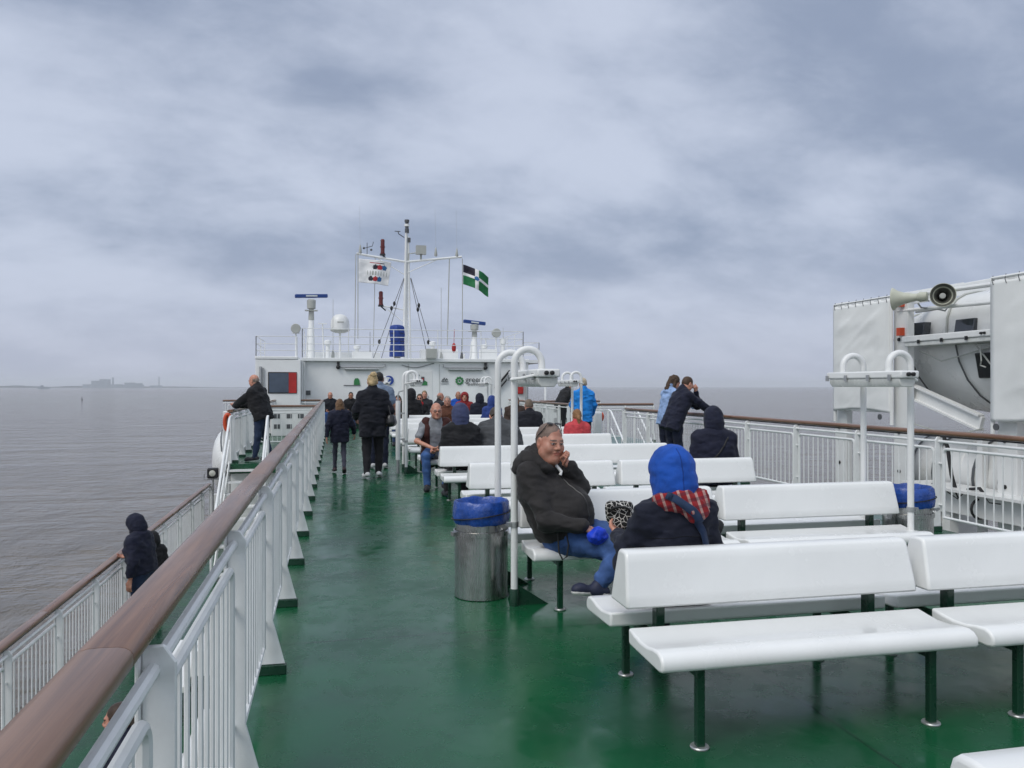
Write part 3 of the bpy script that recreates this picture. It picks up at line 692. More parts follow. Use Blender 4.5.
b = MB(); b.box((0.05, -0.016, 0.16), (0.1, 0.01, 0.14)); b.build('red_mark', 'red_paint', t, smooth=False)
t = wallsign('small grey bird line emblem sign on the house wall', 4.30, 1.84); t.scale = (.6, 1, .6)
b = MB()
for a, c in (((-0.22, -0.06), (0.26, -0.06)), ((-0.1, -0.02), (-0.02, 0.2)), ((-0.02, 0.2), (0.06, 0.0)), ((0.06, 0.0), (0.14, 0.16)), ((0.14, 0.16), (0.22, 0.02)), ((-0.18, 0.0), (-0.1, 0.12)), ((-0.26, -0.2), (0.28, -0.2))):
    b.beam((a[0], 0, a[1]), (c[0], 0, c[1]), 0.035 if a[1] > -0.1 else 0.022, 0.02, (0, 1, 0))
b.build('emblem', 'sign_dark', t, smooth=False)
t = wallsign('house wall lettering that starts with a round green leaf emblem', 5.48, 1.84); t.scale = (.74, 1, .74)
b = MB()
for i in range(9):
    a = 2*math.pi*i/9; b.sphere((-0.78+0.17*math.cos(a), -0.01, 0.0+0.17*math.sin(a)), (0.065, 0.012, 0.065), 8, 6)
b.sphere((-0.78, -0.01, 0), (0.06, 0.014, 0.06), 8, 6)
b.build('leaf_emblem', 'sign_green', t)
lettering('green', 0.42, 'sign_dark', t, (0.02, -0.01, 0.06), (R(90), 0, 0)); lettering('SHIPPING', 0.19, 'sign_dark', t, (0.06, -0.01, -0.20), (R(90), 0, 0))

# ------------------------------------------------------------------ gear on the roof
YG = 34.0; ZR = 2.725
def roofthing(name, label, cat, x, y=YG, group=None): return thing(name, label, cat, (x, y, ZR), 0, group)
def radar(label, x, zs, half, tilt, group='radar scanners', base_h=None):
    t = roofthing('radar', label, 'radar', x, group=group); h = zs-ZR
    b = MB(); b.lathe([(0.16, 0), (0.15, 0.02), (0.11, 0.6*h), (0.10, 0.62*h)], 14); b.build('pedestal', 'house_paint', t, angle=40)
    b = MB(); b.lathe([(0.12, 0.62*h), (0.10, 0.80*h), (0.17, 0.80*h), (0.18, 0.93*h), (0.10, 0.95*h)], 14); b.box((0, 0, 0.77*h), (0.5, 0.4, 0.03)); b.build('gearbox', 'grey_box', t, angle=40)
    m = Matrix.Rotation(R(tilt), 3, 'Y') @ Matrix.Rotation(R(12), 3, 'Z')
    b = MB(); b.box((0, 0, h), (2*half, 0.16, 0.15), m); b.build('scanner', 'radar_blue', t, smooth=False, bevel=0.03)
    b = MB(); b.box(m @ Vector((0, -0.084, 0))+Vector((0, 0, h)), (half*0.7, 0.006, 0.06), m); b.build('scanner_stripe', 'sign_pale', t, smooth=False)
    b = MB(); b.tube([(-0.2, 0, 0), (-0.12, 0, 0.5*h)], 0.03, 6); b.tube([(0.5, -0.2, 0), (0.45, -0.2, 0.55*h)], 0.03, 6); b.box((0.45, -0.2, 0.56*h), (0.35, 0.1, 0.04)); b.build('brace', 'house_paint', t)
    return t
radar('tall blue bladed radar on a pedestal at the left of the roof', -0.92, 5.32, 0.66, -3)
radar('lower blue bladed radar on the roof right of the green flag', 5.86, 4.35, 0.50, 5)
t = roofthing('satellite_dome', 'white satellite dome on a pole on the roof', 'satellite dome', 0.23)
b = MB(); b.tube([(0, 0, 0), (0, 0, 1.2)], 0.045, 10); b.build('pole', 'house_paint', t)
b = MB(); b.lathe([(0.20, 1.10), (0.36, 1.16), (0.40, 1.20), (0.38, 1.24)], 24); b.build('base', 'grey_box', t)
b = MB(); b.lathe([(0.375, 1.24), (0.385, 1.45), (0.36, 1.62), (0.29, 1.76), (0.17, 1.85), (0.01, 1.88)], 28); b.build('dome', 'boat_white', t)
b = MB(); b.box((0.02, -0.376, 1.52), (0.26, 0.02, 0.05)); b.build('nameplate', 'grey_box', t, smooth=False)
# mast
t = roofthing('mast', 'tall white lattice signal mast with a cross yard', 'mast', 2.95); H = 8.62-ZR
b = MB()
b.tube([(-0.10, 0, 0), (-0.0, 0, H-0.55)], [0.065, 0.05], 10); b.tube([(0.18, 0.04, 0), (0.09, 0.03, H-0.7)], [0.05, 0.04], 8); b.tube([(0.04, 0.22, 0), (0.05, 0.12, H-0.9)], [0.045, 0.035], 8)
for i in range(17): b.tube([(-0.10+0.006*i, 0, 0.25+i*0.3), (0.18-0.005*i, 0.03, 0.25+i*0.3)], 0.016, 5); b.tube([(-0.10+0.006*i, 0, 0.25+i*0.3), (0.18-0.005*i, 0.03, 0.55+i*0.3)], 0.012, 5)
b.build('pole', 'house_paint', t)
b = MB(); b.lathe([(0.09, H-0.55), (0.09, H-0.38), (0.07, H-0.37), (0.07, H-0.30), (0.10, H-0.29), (0.10, H-0.18), (0.07, H-0.17), (0.07, H-0.11), (0.1, H-0.1), (0.1, H)], 12, (0.03, 0, 0)); b.build('masthead_light', ['sign_dark'], t)
b = MB(); b.lathe([(0.105, H-0.285), (0.105, H-0.185)], 12, (0.03, 0, 0)); b.build('white_band', 'house_paint', t)
zy = 4.12
b = MB(); b.tube([(-2.05, 0, zy+0.28), (-0.02, 0, zy), (2.36, 0, zy+0.30)], 0.05, 8); b.tube([(-1.25, 0, zy+0.16), (-0.05, 0, zy-0.55)], 0.02, 6); b.tube([(1.35, 0, zy+0.16), (0.05, 0, zy-0.45)], 0.02, 6); b.build('yard', 'house_paint', t)
b = MB(); b.tube([(-0.05, 0, 2.1), (-0.98, 0, 2.25)], 0.03, 6); b.tube([(-0.05, 0, 1.55), (-0.9, 0, 2.2)], 0.02, 6); b.build('lower_arm', 'house_paint', t)
for x, z0, z1 in ((-0.98, zy+0.3, zy+0.92), (-1.05, 2.28, 2.86)):
    b = MB(); b.lathe([(0.10, z0), (0.10, z0+0.05), (0.085, z0+0.06), (0.085, z0+0.26), (0.105, z0+0.27), (0.105, z0+0.32), (0.085, z0+0.33), (0.085, z1-0.08), (0.10, z1-0.07), (0.06, z1)], 12, (x, 0, 0)); sl = b.build('signal_light', 'red_lens', t)
    b = MB(); b.lathe([(0.12, z0-0.06), (0.12, z0)], 10, (x, 0, 0)); b.tube([(x, 0, z0-0.05), (x+0.2, 0, z0-0.22)], 0.03, 6); b.build('lamp_bracket', 'black_plastic', sl)
b = MB(); b.box((0.62, 0, zy+0.52), (0.42, 0.3, 0.36)); b.tube([(0.62, 0, zy+0.36), (0.62, 0, zy+0.05)], 0.04, 6); b.tube([(0.4, 0, zy+0.4), (0.1, 0, zy+0.35), (0.08, 0, zy+0.02)], 0.025, 6); b.build('camera_box', 'grey_box', t, smooth=False)
b = MB()
for x0_, x1_ in ((-0.09, -1.38), (-0.07, -1.05), (0.2, 1.18), (0.18, 0.9)): b.tube([(x0_, 0, 3.45), (x1_, -0.2, 0.02)], 0.013, 5)
b.build('stay', 'sign_dark', t)
b = MB()
for x, z in ((-0.50, 2.35), (-0.62, 2.15), (0.52, 2.3), (0.48, 2.12), (-1.12, 0.75), (0.92, 0.75), (1.02, 0.7)): b.sphere((x, -0.1, z), (0.06, 0.06, 0.1), 8, 6)
b.build('insulator', 'black_rubber', t)
b = MB(); b.tube([(-2.08, 0, zy+0.25), (-2.12, 0, 0.6)], 0.017, 6); b.tube([(-1.28, 0, zy+0.15), (-1.36, 0, 0.55)], 0.014, 6); b.tube([(1.83, 0, zy+0.25), (1.74, 0, 0.6)], 0.022, 6); b.build('hoist_line', 'grey_box', t)
for x, hh in ((-1.9, 0.35), (1.25, 0.35), (2.15, 0.35)):
    b = MB(); zb = zy+0.28; b.lathe([(0.05, zb), (0.07, zb+0.06), (0.03, zb+0.34), (0.01, zb+0.38)], 8, (x, 0, 0)); b.tube([(x, 0, zb+0.3), (x-0.03, 0, zb+2.0)], 0.0035, 4); b.build('whip_aerial', 'grey_box', t)
b = MB(); b.tube([(-1.62, 0, zy+0.2), (-1.62, 0, zy+0.75)], 0.015, 5); b.tube([(-1.78, 0, zy+0.5), (-1.4, 0, zy+0.62), (-1.36, 0, zy+0.8)], 0.015, 5); b.sphere((-1.75, 0, zy+0.52), 0.05, 8, 6); b.sphere((-1.45, 0, zy+0.46), 0.05, 8, 6); b.build('wind_gauge', 'sign_dark', t)
b = MB(); b.tube([(-0.08, 0, H-0.75), (-0.32, 0, H-0.6), (-0.34, 0, H-0.5)], 0.02, 5); b.box((-0.36, 0, H-0.5), (0.24, 0.03, 0.03)); b.box((0.12, 0, H-0.85), (0.12, 0.12, 0.18)); b.build('masthead_sensor', 'sign_dark', t)
# flag lines and flags
def flag(label, x0, z0, wd, ht, cells, slots, droop, amp, y=YG-0.25, staff=None, group=None):
    t = thing('flag', label, 'flag', (x0, y, z0))
    nx, nz = 44, 28; b = MB(); vs = []; fs = []; mi = []
    for j in range(nz+1):
        for i in range(nx+1):
            s, q = i/nx, j/nz
            ph = s*7.5 + q*1.2
            vs.append((wd*s*(1-0.10*q) + droop[1]*q*s, amp*math.sin(ph)*s**0.7 + 0.03*mnoise.noise(Vector((s*5, q*5, wd))), -ht*q - droop[0]*s**1.4 + 0.05*amp*math.sin(ph*1.3)*s))
    for j in range(nz):
        for i in range(nx):
            fs.append((j*(nx+1)+i, j*(nx+1)+i+1, (j+1)*(nx+1)+i+1, (j+1)*(nx+1)+i)); mi.append(cells((i+0.5)/nx, (j+0.5)/nz))
    b.v = vs; b.f = fs; b.mi = mi
    o = b.build('cloth', slots, t, fix=False, angle=180); sd = o.modifiers.new('thick', 'SOLIDIFY'); sd.thickness = 0.006
    b = MB(); b.tube([(-0.03, 0, 0.25), (-0.03, 0, staff)], 0.018, 6); b.build('halyard', 'grey_box', t)
    return t
def greenflag(s, q):
    if abs(s-0.52) < 0.075 or abs(q-0.47) < 0.08: 
        return 3 if (s-0.52)**2*1.6+(q-0.47)**2 < 0.012 else 0
    if q < 0.47 and s < 0.52: return 1
    return 2
flag('green and white cross flag with a dark corner, flying from the mast yard', 5.33, 6.78, 1.12, 0.84, greenflag, ['flag_white', 'flag_black', 'flag_green', 'flag_blue'], (0.50, 0.10), 0.16, staff=-3.6)
def whiteflag(s, q):
    for cq, c0 in ((0.30, 0.52), (0.80, 0.40)):
        for k_, cc in enumerate((1, 2, 3)):
            if ((s-(c0+0.14*k_))/0.08)**2 + ((q-cq)/0.11)**2 < 1: return cc
    if 0.10 < q < 0.15 and 0.33 < s < 0.8: return 2 if s < 0.65 else 1
    if 0.48 < q < 0.64 and 0.28 < s < 0.92 and int(s*34) % 3 == 0: return 4
    if (abs(q-0.43) < 0.012 or abs(q-0.68) < 0.012) and s > 0.15: return 4
    return 0
flag('white flag with small black, red and blue dots, left of the mast', 0.98, 6.88, 1.34, 0.98, whiteflag, ['flag_white', 'flag_black', 'flag_red', 'flag_blue', 'grey_box'], (0.10, 0.0), 0.08, staff=-3.3)
# blue covered gear by the mast
t = roofthing('covered_gear', 'upright gear under a blue tarpaulin at the mast foot', 'tarpaulin', 2.5, YG-0.9)
b = MB(); n = 32; prof = [(0.30, 0.10), (0.31, 0.4), (0.285, 0.7), (0.31, 1.0), (0.30, 1.28), (0.26, 1.36), (0.12, 1.40), (0.001, 1.41)]; vs = []; fs = []
for r_, z in prof:
    for j in range(n):
        a = 2*math.pi*j/n; kk = r_ + (0.03*math.sin(5*a+z*3) + 0.03*mnoise.noise(Vector((math.cos(a)*2, math.sin(a)*2, z*3))))*(r_ > 0.2); vs.append((kk*math.cos(a)*0.95, kk*math.sin(a), z))
for i in range(len(prof)-1):
    for j in range(n): fs.append((i*n+j, i*n+(j+1) % n, (i+1)*n+(j+1) % n, (i+1)*n+j))
b.add(vs, fs); b.build('tarpaulin', 'canvas_blue', t, angle=80)
b = MB()
for z in (0.35, 0.72, 1.05): b.tube([(0.30*math.cos(a), 0.31*math.sin(a), z) for a in [2*math.pi*i/24 for i in range(24)]], 0.012, 5, closed=True)
b.build('lashing', 'black_rubber', t); b = MB(); b.lathe([(0.14, 0), (0.14, 0.35)], 12); b.build('stand', 'grey_box', t)
# small antennas, search lights, vents along the roof
for i, (x, y, h, lb) in enumerate([(-0.05, 33.2, 2.4, 'thin whip aerial on the roof left of the satellite dome'), (1.42, 33.2, 1.1, 'short whip aerial on the roof below the white flag'), (4.35, 33.4, 3.0, 'thin whip aerial on the roof right of the mast'), (5.2, 33.3, 0.9, 'short whip aerial on the roof below the green flag'), (6.95, 33.2, 1.35, 'aerial on the roof right of the lower radar')]):
    t = thing('roof_aerial', lb, 'aerial', (x, y, ZR)); b = MB(); b.lathe([(0.06, 0), (0.07, 0.1), (0.03, 0.35), (0.012, 0.36), (0.008, h)], 8); b.build('rod', 'sign_dark' if i % 2 else 'grey_box', t)
    b = MB(); b.lathe([(0.045, 0.0), (0.045, 0.25)], 8, (0.09, 0, 0)); b.build('base', 'house_paint', t)
for x, y, lb in ((-1.45, 32.2, 'round search light on the roof left of the tall radar'), (6.6, 33, 'round search light on the roof right end')):
    t = thing('search_light', lb, 'search light', (x, y, ZR)); b = MB(); b.tube([(0, 0, 0), (0, 0, 0.95)], 0.03, 8); b.tube([(-0.16, 0, 0.95), (0.16, 0, 0.95)], 0.02, 6); b.build('pole', 'house_paint', t)
    b = MB(); b.lathe([(0.08, 0.2), (0.17, 0.12), (0.19, -0.14), (0.17, -0.16)], 16, (0, 0, 1.12), (0, 1, 0)); b.build('lamp_body', 'grey_box', t)
t = thing('life_buoy_line', 'red float hanging by the roof rail right of the mast', 'float', (4.68, 32.0, 3.0)); b = MB(); b.sphere((0, 0, 0.16), (0.09, 0.09, 0.2), 10, 8); b.tube([(0, 0, 0.3), (0.02, 0, 0.9)], 0.012, 5); b.build('float_body', 'red_paint', t)
for x, hh in ((-0.25, 0.75), (0.9, 0.55), (3.95, 0.75), (6.1, 0.65), (6.9, 0.9)):
    t = thing('roof_vent', None, 'vent', (x, 33.0, ZR), 0, 'small white vents on the house roof'); t['label'] = 'small white vent post among the roof gear behind the rail'
    b = MB(); b.lathe([(0.09, 0), (0.08, hh*0.7), (0.14, hh*0.75), (0.14, hh*0.95), (0.04, hh)], 10); b.build('vent_body', 'house_paint', t)

# ------------------------------------------------------------------ lifeboat, davits, screens, loudspeakers (right)
def boat(t, L, hb, zk, zg, zc, mats=True):
    """lofted hull and canopy along local y; zk keel, zg gunwale, zc canopy top"""
    def loft(name, sect, m):
        b = MB(); n = 25; ns = None; vs = []; fs = []
        for i in range(n):
            u = -1+2*i/(n-1); pts = sect(u); ns = len(pts); vs += pts
        for i in range(n-1):
            for j in range(ns-1): fs.append((i*ns+j, i*ns+j+1, (i+1)*ns+j+1, (i+1)*ns+j))
        b.add(vs, fs); return b.build(name, m, t, angle=50)
    def full(u, p=2.4): return max(0.02, (1-abs(u)**p))
    def hull(u):
        f = full(u)**0.55; y = u*L/2; kz = zk + (zg-zk)*0.55*abs(u)**3; gz = zg + 0.22*abs(u)**2.5
        out = []
        for j in range(13):
            a = math.pi*j/12; c, s = math.cos(a), math.sin(a)
            x = hb*f*math.copysign(abs(c)**0.85, c); z = gz - (gz-kz)*abs(s)**1.0
            out.append((x, y, z))
        return out
    def canopy(u):
        f = full(u)**0.55; y = u*L/2*0.97; gz = zg + 0.02 + 0.22*abs(u)**2.5; top = gz + (zc-zg)*max(0.03, 1-abs(u)**3.2)
        out = []
        for j in range(13):
            a = math.pi*j/12; c, s = math.cos(a), math.sin(a)
            out.append((hb*0.94*f*math.copysign(abs(c)**0.5, c), y, gz + (top-gz)*abs(s)**0.6))
        return out
    loft('hull', hull, 'boat_white'); loft('canopy', canopy, 'boat_white')
    b = MB()
    for sgn in (-1, 1): b.tube([(sgn*(hb*full(u)**0.55+0.03), u*L/2, zg+0.22*abs(u)**2.5) for u in [-0.985+1.97*i/30 for i in range(31)]], 0.05, 8)
    b.build('fender', 'grey_box', t)
    return hull, canopy
t = thing('lifeboat', 'white covered lifeboat hanging between the two canvas screens', 'lifeboat', (10.78, 9.6, 0))
hullf, canf = boat(t, 7.6, 1.35, 1.12, 2.30, 3.16)
def side_patch(u0, u1, z0, z1, zg, zc_, hb, L, off, lean):
    pts = []
    for u, z in ((u0, z0), (u1, z0), (u1, z1), (u0, z1)): pts.append(u)
b = MB()
for y0, y1, z0, z1, lean in ((1.88, 2.32, 2.46, 2.68, 0.15), (0.82, 1.20, 2.46, 2.66, 0.0)):
    x = -1.30
    b = MB(); b.prism([(x, y0, z0), (x, y1, z0), (x+0.03, y1-lean, z1), (x+0.03, y0, z1)], (-0.02, 0, 0), (0.12, 0, 0)); b.build('window', 'dark_glass', t, smooth=False, bevel=0.01)
b = MB(); b.prism([(-1.23, 0.05, 1.74), (-1.23, 0.78, 1.74), (-1.36, 0.72, 2.12), (-1.36, 0.05, 2.12)], (-0.03, 0, 0), (0.15, 0, 0)); b.build('side_hatch', 'black_plastic', t, smooth=False, bevel=0.02)
for yq in (3.0, 2.2, 0.9):
    pts = [Vector(p)*1.0 for p in hullf(yq/3.8)][6:] ; pts = [Vector((p.x*1.012, yq+0.25*(i/6), p.z)) for i, p in enumerate(pts)]
    b = MB(); b.tube(pts, 0.014, 5); b.build('grab_line', 'sign_dark', t)
b = MB()
for yq in (2.9, 1.5, 0.3):
    b = MB(); b.tube([Vector((p[0]*1.01, yq, p[2]+0.01)) for p in canf(yq/3.8)], 0.02, 5); b.build('canopy_strap', 'grey_box', t)
# davits
def davit(label, y):
    t = thing('davit', label, 'davit', (9.28, y, LOW_Z)); h = 3.18-LOW_Z
    b = MB(); b.bb((-0.05, -0.17, 0), (0.08, 0.17, h)); b.bb((-0.048, -0.30, 0), (0.078, 0.30, 0.35)); b.build('post', 'white_paint', t, smooth=False, bevel=0.01)
    b = MB()
    for z in (1.35, 2.1, 2.75, 3.55, 4.3, 4.9): b.lathe([(0.032, 0), (0.028, 0.022)], 8, (-0.052, 0.03, z), (-1, 0, 0))
    b.build('bolt', 'black_rubber', t)
    b = MB(); b.beam((0.1, 0.0, h-0.1), (2.6, 0.0, h+0.35), 0.16, 0.2); b.build('arm', 'white_paint', t, smooth=False, bevel=0.01)
    return t
davit('white davit post with dark bolts right of the left canvas screen', 11.72)
davit('white davit post under the near canvas screen at the right edge', 9.55)
davit('white davit post behind the left end of the left canvas screen', 13.35)
t = thing('davit_track', 'sloping white channel beam below the lifeboat', 'davit', (9.42, 10.8, LOW_Z))
b = MB(); b.beam((0.0, 1.15, 3.52), (0.05, -0.55, 2.96), 0.06, 0.20); b.beam((-0.02, 1.15, 3.42), (0.03, -0.55, 2.86), 0.12, 0.03); b.beam((-0.02, 1.15, 3.64), (0.03, -0.55, 3.08), 0.12, 0.03); b.build('channel', 'white_paint', t, smooth=False)
b = MB(); b.beam((0.1, -0.5, 0.0), (0.1, -0.5, 2.8), 0.10, 0.10); b.build('leg', 'white_paint', t, smooth=False)
t = thing('lifeboat_cradle', 'white rails and lamp bar running along the lifeboat side', 'cradle', (9.2, 10.6, LOW_Z))
b = MB(); b.tube([(0.05, 1.2, 5.02), (0.05, -1.2, 4.98)], 0.035, 8); b.tube([(0.05, 1.2, 4.78), (0.05, -1.2, 4.72)], 0.03, 8); b.build('top_rail', 'white_paint', t)
b = MB()
for pts in ([(0.22, 0.9, 4.1), (0.2, 0.4, 3.92), (0.18, -0.1, 4.0), (0.2, -0.6, 4.1)], [(0.15, -0.35, 4.15), (0.16, -0.62, 3.85), (0.2, -1.0, 3.55)], [(0.1, -0.5, 4.1), (0.1, -0.52, 3.9), (0.13, -0.47, 3.83), (0.15, -0.55, 3.8)], [(0.2, -0.75, 3.9), (0.3, -0.78, 3.0), (0.3, -0.8, 2.5)], [(0.1, 0.9, 2.9), (0.15, 0.1, 2.75), (0.15, -0.5, 2.9)]): b.tube(pts, 0.012, 5)
b.build('slack_rope', 'grey_box', t)
b = MB(); b.bb((-0.05, -0.95, 4.24), (0.11, 1.0, 4.34)); lb_ = b.build('lamp_bar', 'white_paint', t, smooth=False, bevel=0.015)
b = MB(); b.bb((-0.03, -0.9, 4.17), (0.09, 0.95, 4.237)); b.build('diffuser', 'diffuser', lb_, smooth=False, bevel=0.01)
b = MB()
for dy in (-0.03, 0.03): b.lathe([(0.02, 0), (0.016, 0.03)], 10, (-0.052, -0.72+dy, 4.29), (-1, 0, 0))
for dy in (-0.4, 0.1, 0.6): b.box((-0.056, dy, 4.235), (0.012, 0.05, 0.06))
b.build('cable_gland', 'black_rubber', lb_)
for z in (4.36, 4.84): b = MB(); b.bb((-0.06, 1.02, z), (0.04, 1.11, z+0.13)); b.build('red_marker', 'orange_paint', t, smooth=False)
b = MB(); pts = [(-0.1, 0.0-0.08*i, 2.75-0.25*i+0.1*math.sin(i*2)) for i in range(5)]; b.tube(pts, 0.03, 6); b.tube([(-0.1+0.14*math.cos(a), -0.7, 1.75+0.14*math.sin(a)) for a in [2*math.pi*i/14 for i in range(14)]], 0.02, 6, closed=True); b.tube([(-0.1, 0.3-0.2*i, 1.95+0.12*math.sin(i*1.7)) for i in range(8)], 0.025, 6); b.build('rope', 'black_rubber', t)
t = thing('deck_girder', 'white horizontal girders outside the right railing', 'girder', (9.2, 8, LOW_Z))
b = MB(); b.bb((-0.12, -6, 1.62), (0.12, 3.3, 1.95)); b.bb((-0.3, -6, 1.96), (0.3, 3.3, 2.0)); b.build('upper_girder', 'white_paint', t, smooth=False)
b = MB(); b.bb((-1.3, -6, 1.05), (-1.05, 2.8, 1.40)); b.build('lower_girder', 'white_paint', t, smooth=False)
for y in (-5, -2.5, 0, 2.5):
    for lo, hi in (((-0.08, y, 0), (0.08, y+0.16, 1.62)), ((-1.25, y, 0), (-1.1, y+0.15, 1.05)), ((-1.3, y+0.2, 1.41), (0.0, y+0.32, 1.6))):
        b = MB(); b.bb(lo, hi); b.build('stanchion', 'white_paint', t, smooth=False)
def screen(label, y0, y1, z0, z1, seed):
    t = thing('davit_screen', label, 'canvas screen', (9.12, (y0+y1)/2, z0), 0, 'white canvas davit screens'); wd = y1-y0; ht = z1-z0
    b = MB(); nx, nz = 40, 44; vs = []; fs = []
    for j in range(nz+1):
        for i in range(nx+1):
            s, q = i/nx, j/nz; y = (s-0.5)*wd; z = q*ht
            sag = 0.05*math.sin(math.pi*s)*(1-q)**6
            dg = q*ht*0.9+s*wd*0.55; al = s*wd*0.8-q*ht*0.45; fold = 0.014*(1-2*abs(mnoise.noise(Vector((dg*2.3+seed, al*0.7, seed)))))**3 + 0.018*mnoise.noise(Vector((s*wd*0.5+q*0.4, q*ht*2.6-s*0.5, seed+7))) + 0.010*mnoise.noise(Vector((dg*5, al*2.2, seed+3)))
            edge = min(1, 6*min(s, 1-s, (1-q)))
            vs.append((-0.03-abs(fold)*edge*1.2 - 0.03*math.sin(math.pi*q)*math.sin(math.pi*s), y, z+sag + 0.012*math.sin(i*1.2)*(q > 0.98)))
    for j in range(nz):
        for i in range(nx): fs.append((j*(nx+1)+i, j*(nx+1)+i+1, (j+1)*(nx+1)+i+1, (j+1)*(nx+1)+i))
    b.add(vs, fs); o = b.build('canvas', 'canvas', t, fix=False, angle=180); sd = o.modifiers.new('thick', 'SOLIDIFY'); sd.thickness = 0.008
    b = MB(); b.tube([(0, -wd/2, -0.2), (0, -wd/2, ht+0.05), (0, wd/2, ht+0.05), (0, wd/2, -0.2)], 0.03, 8); b.tube([(0, -wd/2, 0.03), (0, wd/2, 0.03)], 0.025, 8); b.build('frame', 'white_paint', t)
    k_ = int(wd/0.22)
    for i in range(k_+1):
        y = -wd/2+0.06+(wd-0.12)*i/k_; b = MB(); b.tube([(-0.045, y, ht-0.05), (-0.04, y+0.03, ht+0.02), (0.0, y+0.05, ht+0.085)], 0.006, 5); b.build('lacing', 'sign_dark', t)
    b = MB(); b.lathe([(0.05, 0), (0.05, 0.015)], 10, (-0.07, -wd/2+0.2 if y0 > 10 else wd/2-0.14, -0.07), (-1, 0, 0)); b.build('eyelet', 'sign_dark', t)
screen('smaller white canvas screen behind the right lamp stand', 11.80, 13.36, 1.17, 3.08, 1.3)
screen('large white canvas screen cut by the right edge of the photo', 6.4, 9.68, 1.12, 3.10, 5.1)
def horn(label, loc, d, bracket):
    t = thing('loudspeaker', label, 'loudspeaker', loc)
    b = MB(); b.lathe([(0.03, -0.02), (0.05, 0.02), (0.065, 0.10), (0.085, 0.2), (0.125, 0.30), (0.172, 0.36), (0.178, 0.372)], 30, (0, 0, 0), d, cap=False); o = b.build('horn', 'horn_beige', t, angle=60); sd = o.modifiers.new('thick', 'SOLIDIFY'); sd.thickness = 0.006
    b = MB(); b.lathe([(0.1735, 0.369), (0.12, 0.29), (0.078, 0.2), (0.055, 0.10), (0.04, 0.06)], 30, (0, 0, 0), d, cap=False); b.build('horn_throat', 'horn_dark', t, angle=60)
    b = MB(); b.lathe([(0.046, 0.10), (0.046, 0.27), (0.04, 0.285), (0.02, 0.29), (0.0, 0.29)], 20, (0, 0, 0), d, cap=False); b.build('reflector', 'grey_box', t, angle=40)
    b = MB(); b.lathe([(0.055, -0.14), (0.075, -0.13), (0.08, -0.03), (0.06, 0.01)], 20, (0, 0, 0), d); b.build('driver', 'horn_beige', t, angle=40)
    b = MB(); 
    for q in bracket: b.tube(q, 0.014, 6)
    b.build('bracket', 'galvanised', t)
YS = 11.75
horn('loudspeaker horn pointing left over the smaller canvas screen', (9.02, 11.05, 3.03), (-0.62, 0.78, -0.02), [[(0, 0, -0.1), (0.1, 0.05, -0.16), (0.3, 0.05, -0.16)], [(0.02, 0, 0.0), (0.24, 0.05, -0.05)]])
horn('loudspeaker horn facing the viewer above the lifeboat', (9.27, 10.83, 3.00), (-0.62, -0.78, 0.02), [[(0.0, 0.1, -0.08), (0.05, 0.15, -0.16), (0.1, 0.4, -0.16), (0.1, 0.7, -0.16)], [(0, -0.06, -0.08), (0.02, -0.08, -0.17), (0.06, 0.0, -0.2), (0.05, 0.15, -0.16)]])

t = thing('life_raft', 'white banded life raft barrel under the lifeboat behind the railing', 'life raft', (10.2, 10.9, LOW_Z))
b = MB(); b.lathe([(0.05, -1.6), (0.52, -1.5), (0.62, -1.35), (0.64, -0.1), (0.66, -0.08), (0.66, 0.08), (0.64, 0.1), (0.62, 1.35), (0.52, 1.5), (0.05, 1.6)], 26, (0, 0, 2.1), (0, 1, 0)); b.build('barrel', 'boat_white', t, angle=40)
for y in (-0.9, -0.4, 0.45, 0.95):
    b = MB(); b.lathe([(0.648, y), (0.652, y+0.01), (0.652, y+0.05), (0.648, y+0.06)], 26, (0, 0, 2.1), (0, 1, 0), cap=False); b.build('band', 'sign_dark', t)
for y in (-1.0, 0.8): b = MB(); b.bb((-0.5, y, 0), (0.5, y+0.2, 1.5)); b.build('cradle', 'white_paint', t, smooth=False)

# ------------------------------------------------------------------ left side gear
t = thing('rescue_pod', 'white rounded rescue pod outside the port stairs', 'rescue pod', (-2.66, 23.75, LOW_Z))
b = MB(); vs = []; fs = []; n = 22; m_ = 20
for i in range(n+1):
    u = -1+2*i/n; f = max(0.001, (1-abs(u)**2.6))**0.5
    for j in range(m_):
        a = 2*math.pi*j/m_; c_, s_ = math.cos(a), math.sin(a)
        vs.append((0.50*f*math.copysign(abs(c_)**0.8, c_), u*2.9, 1.42 + 0.98*f*math.copysign(abs(s_)**0.85, s_) - 0.22*u))
for i in range(n):
    for j in range(m_): fs.append((i*m_+j, i*m_+(j+1) % m_, (i+1)*m_+(j+1) % m_, (i+1)*m_+j))
b.add(vs, fs); b.build('shell', 'boat_white', t)
b = MB()
for x in (-0.2, 0.2): b.tube([(x*max(0.05, (1-abs(u)**2.6))**0.5*1.0, u*2.9, 1.44+0.95*max(0.001, 1-abs(u)**2.6)**0.5-0.22*u) for u in [-0.97+1.2*i/16 for i in range(17)]], 0.014, 5)
b.build('strap', 'sign_dark', t)
for y, h in ((-2.0, 0.75), (1.6, 0.6)): b = MB(); b.bb((-0.4, y, 0), (0.4, y+0.2, h)); b.build('cradle', 'white_paint', t, smooth=False)
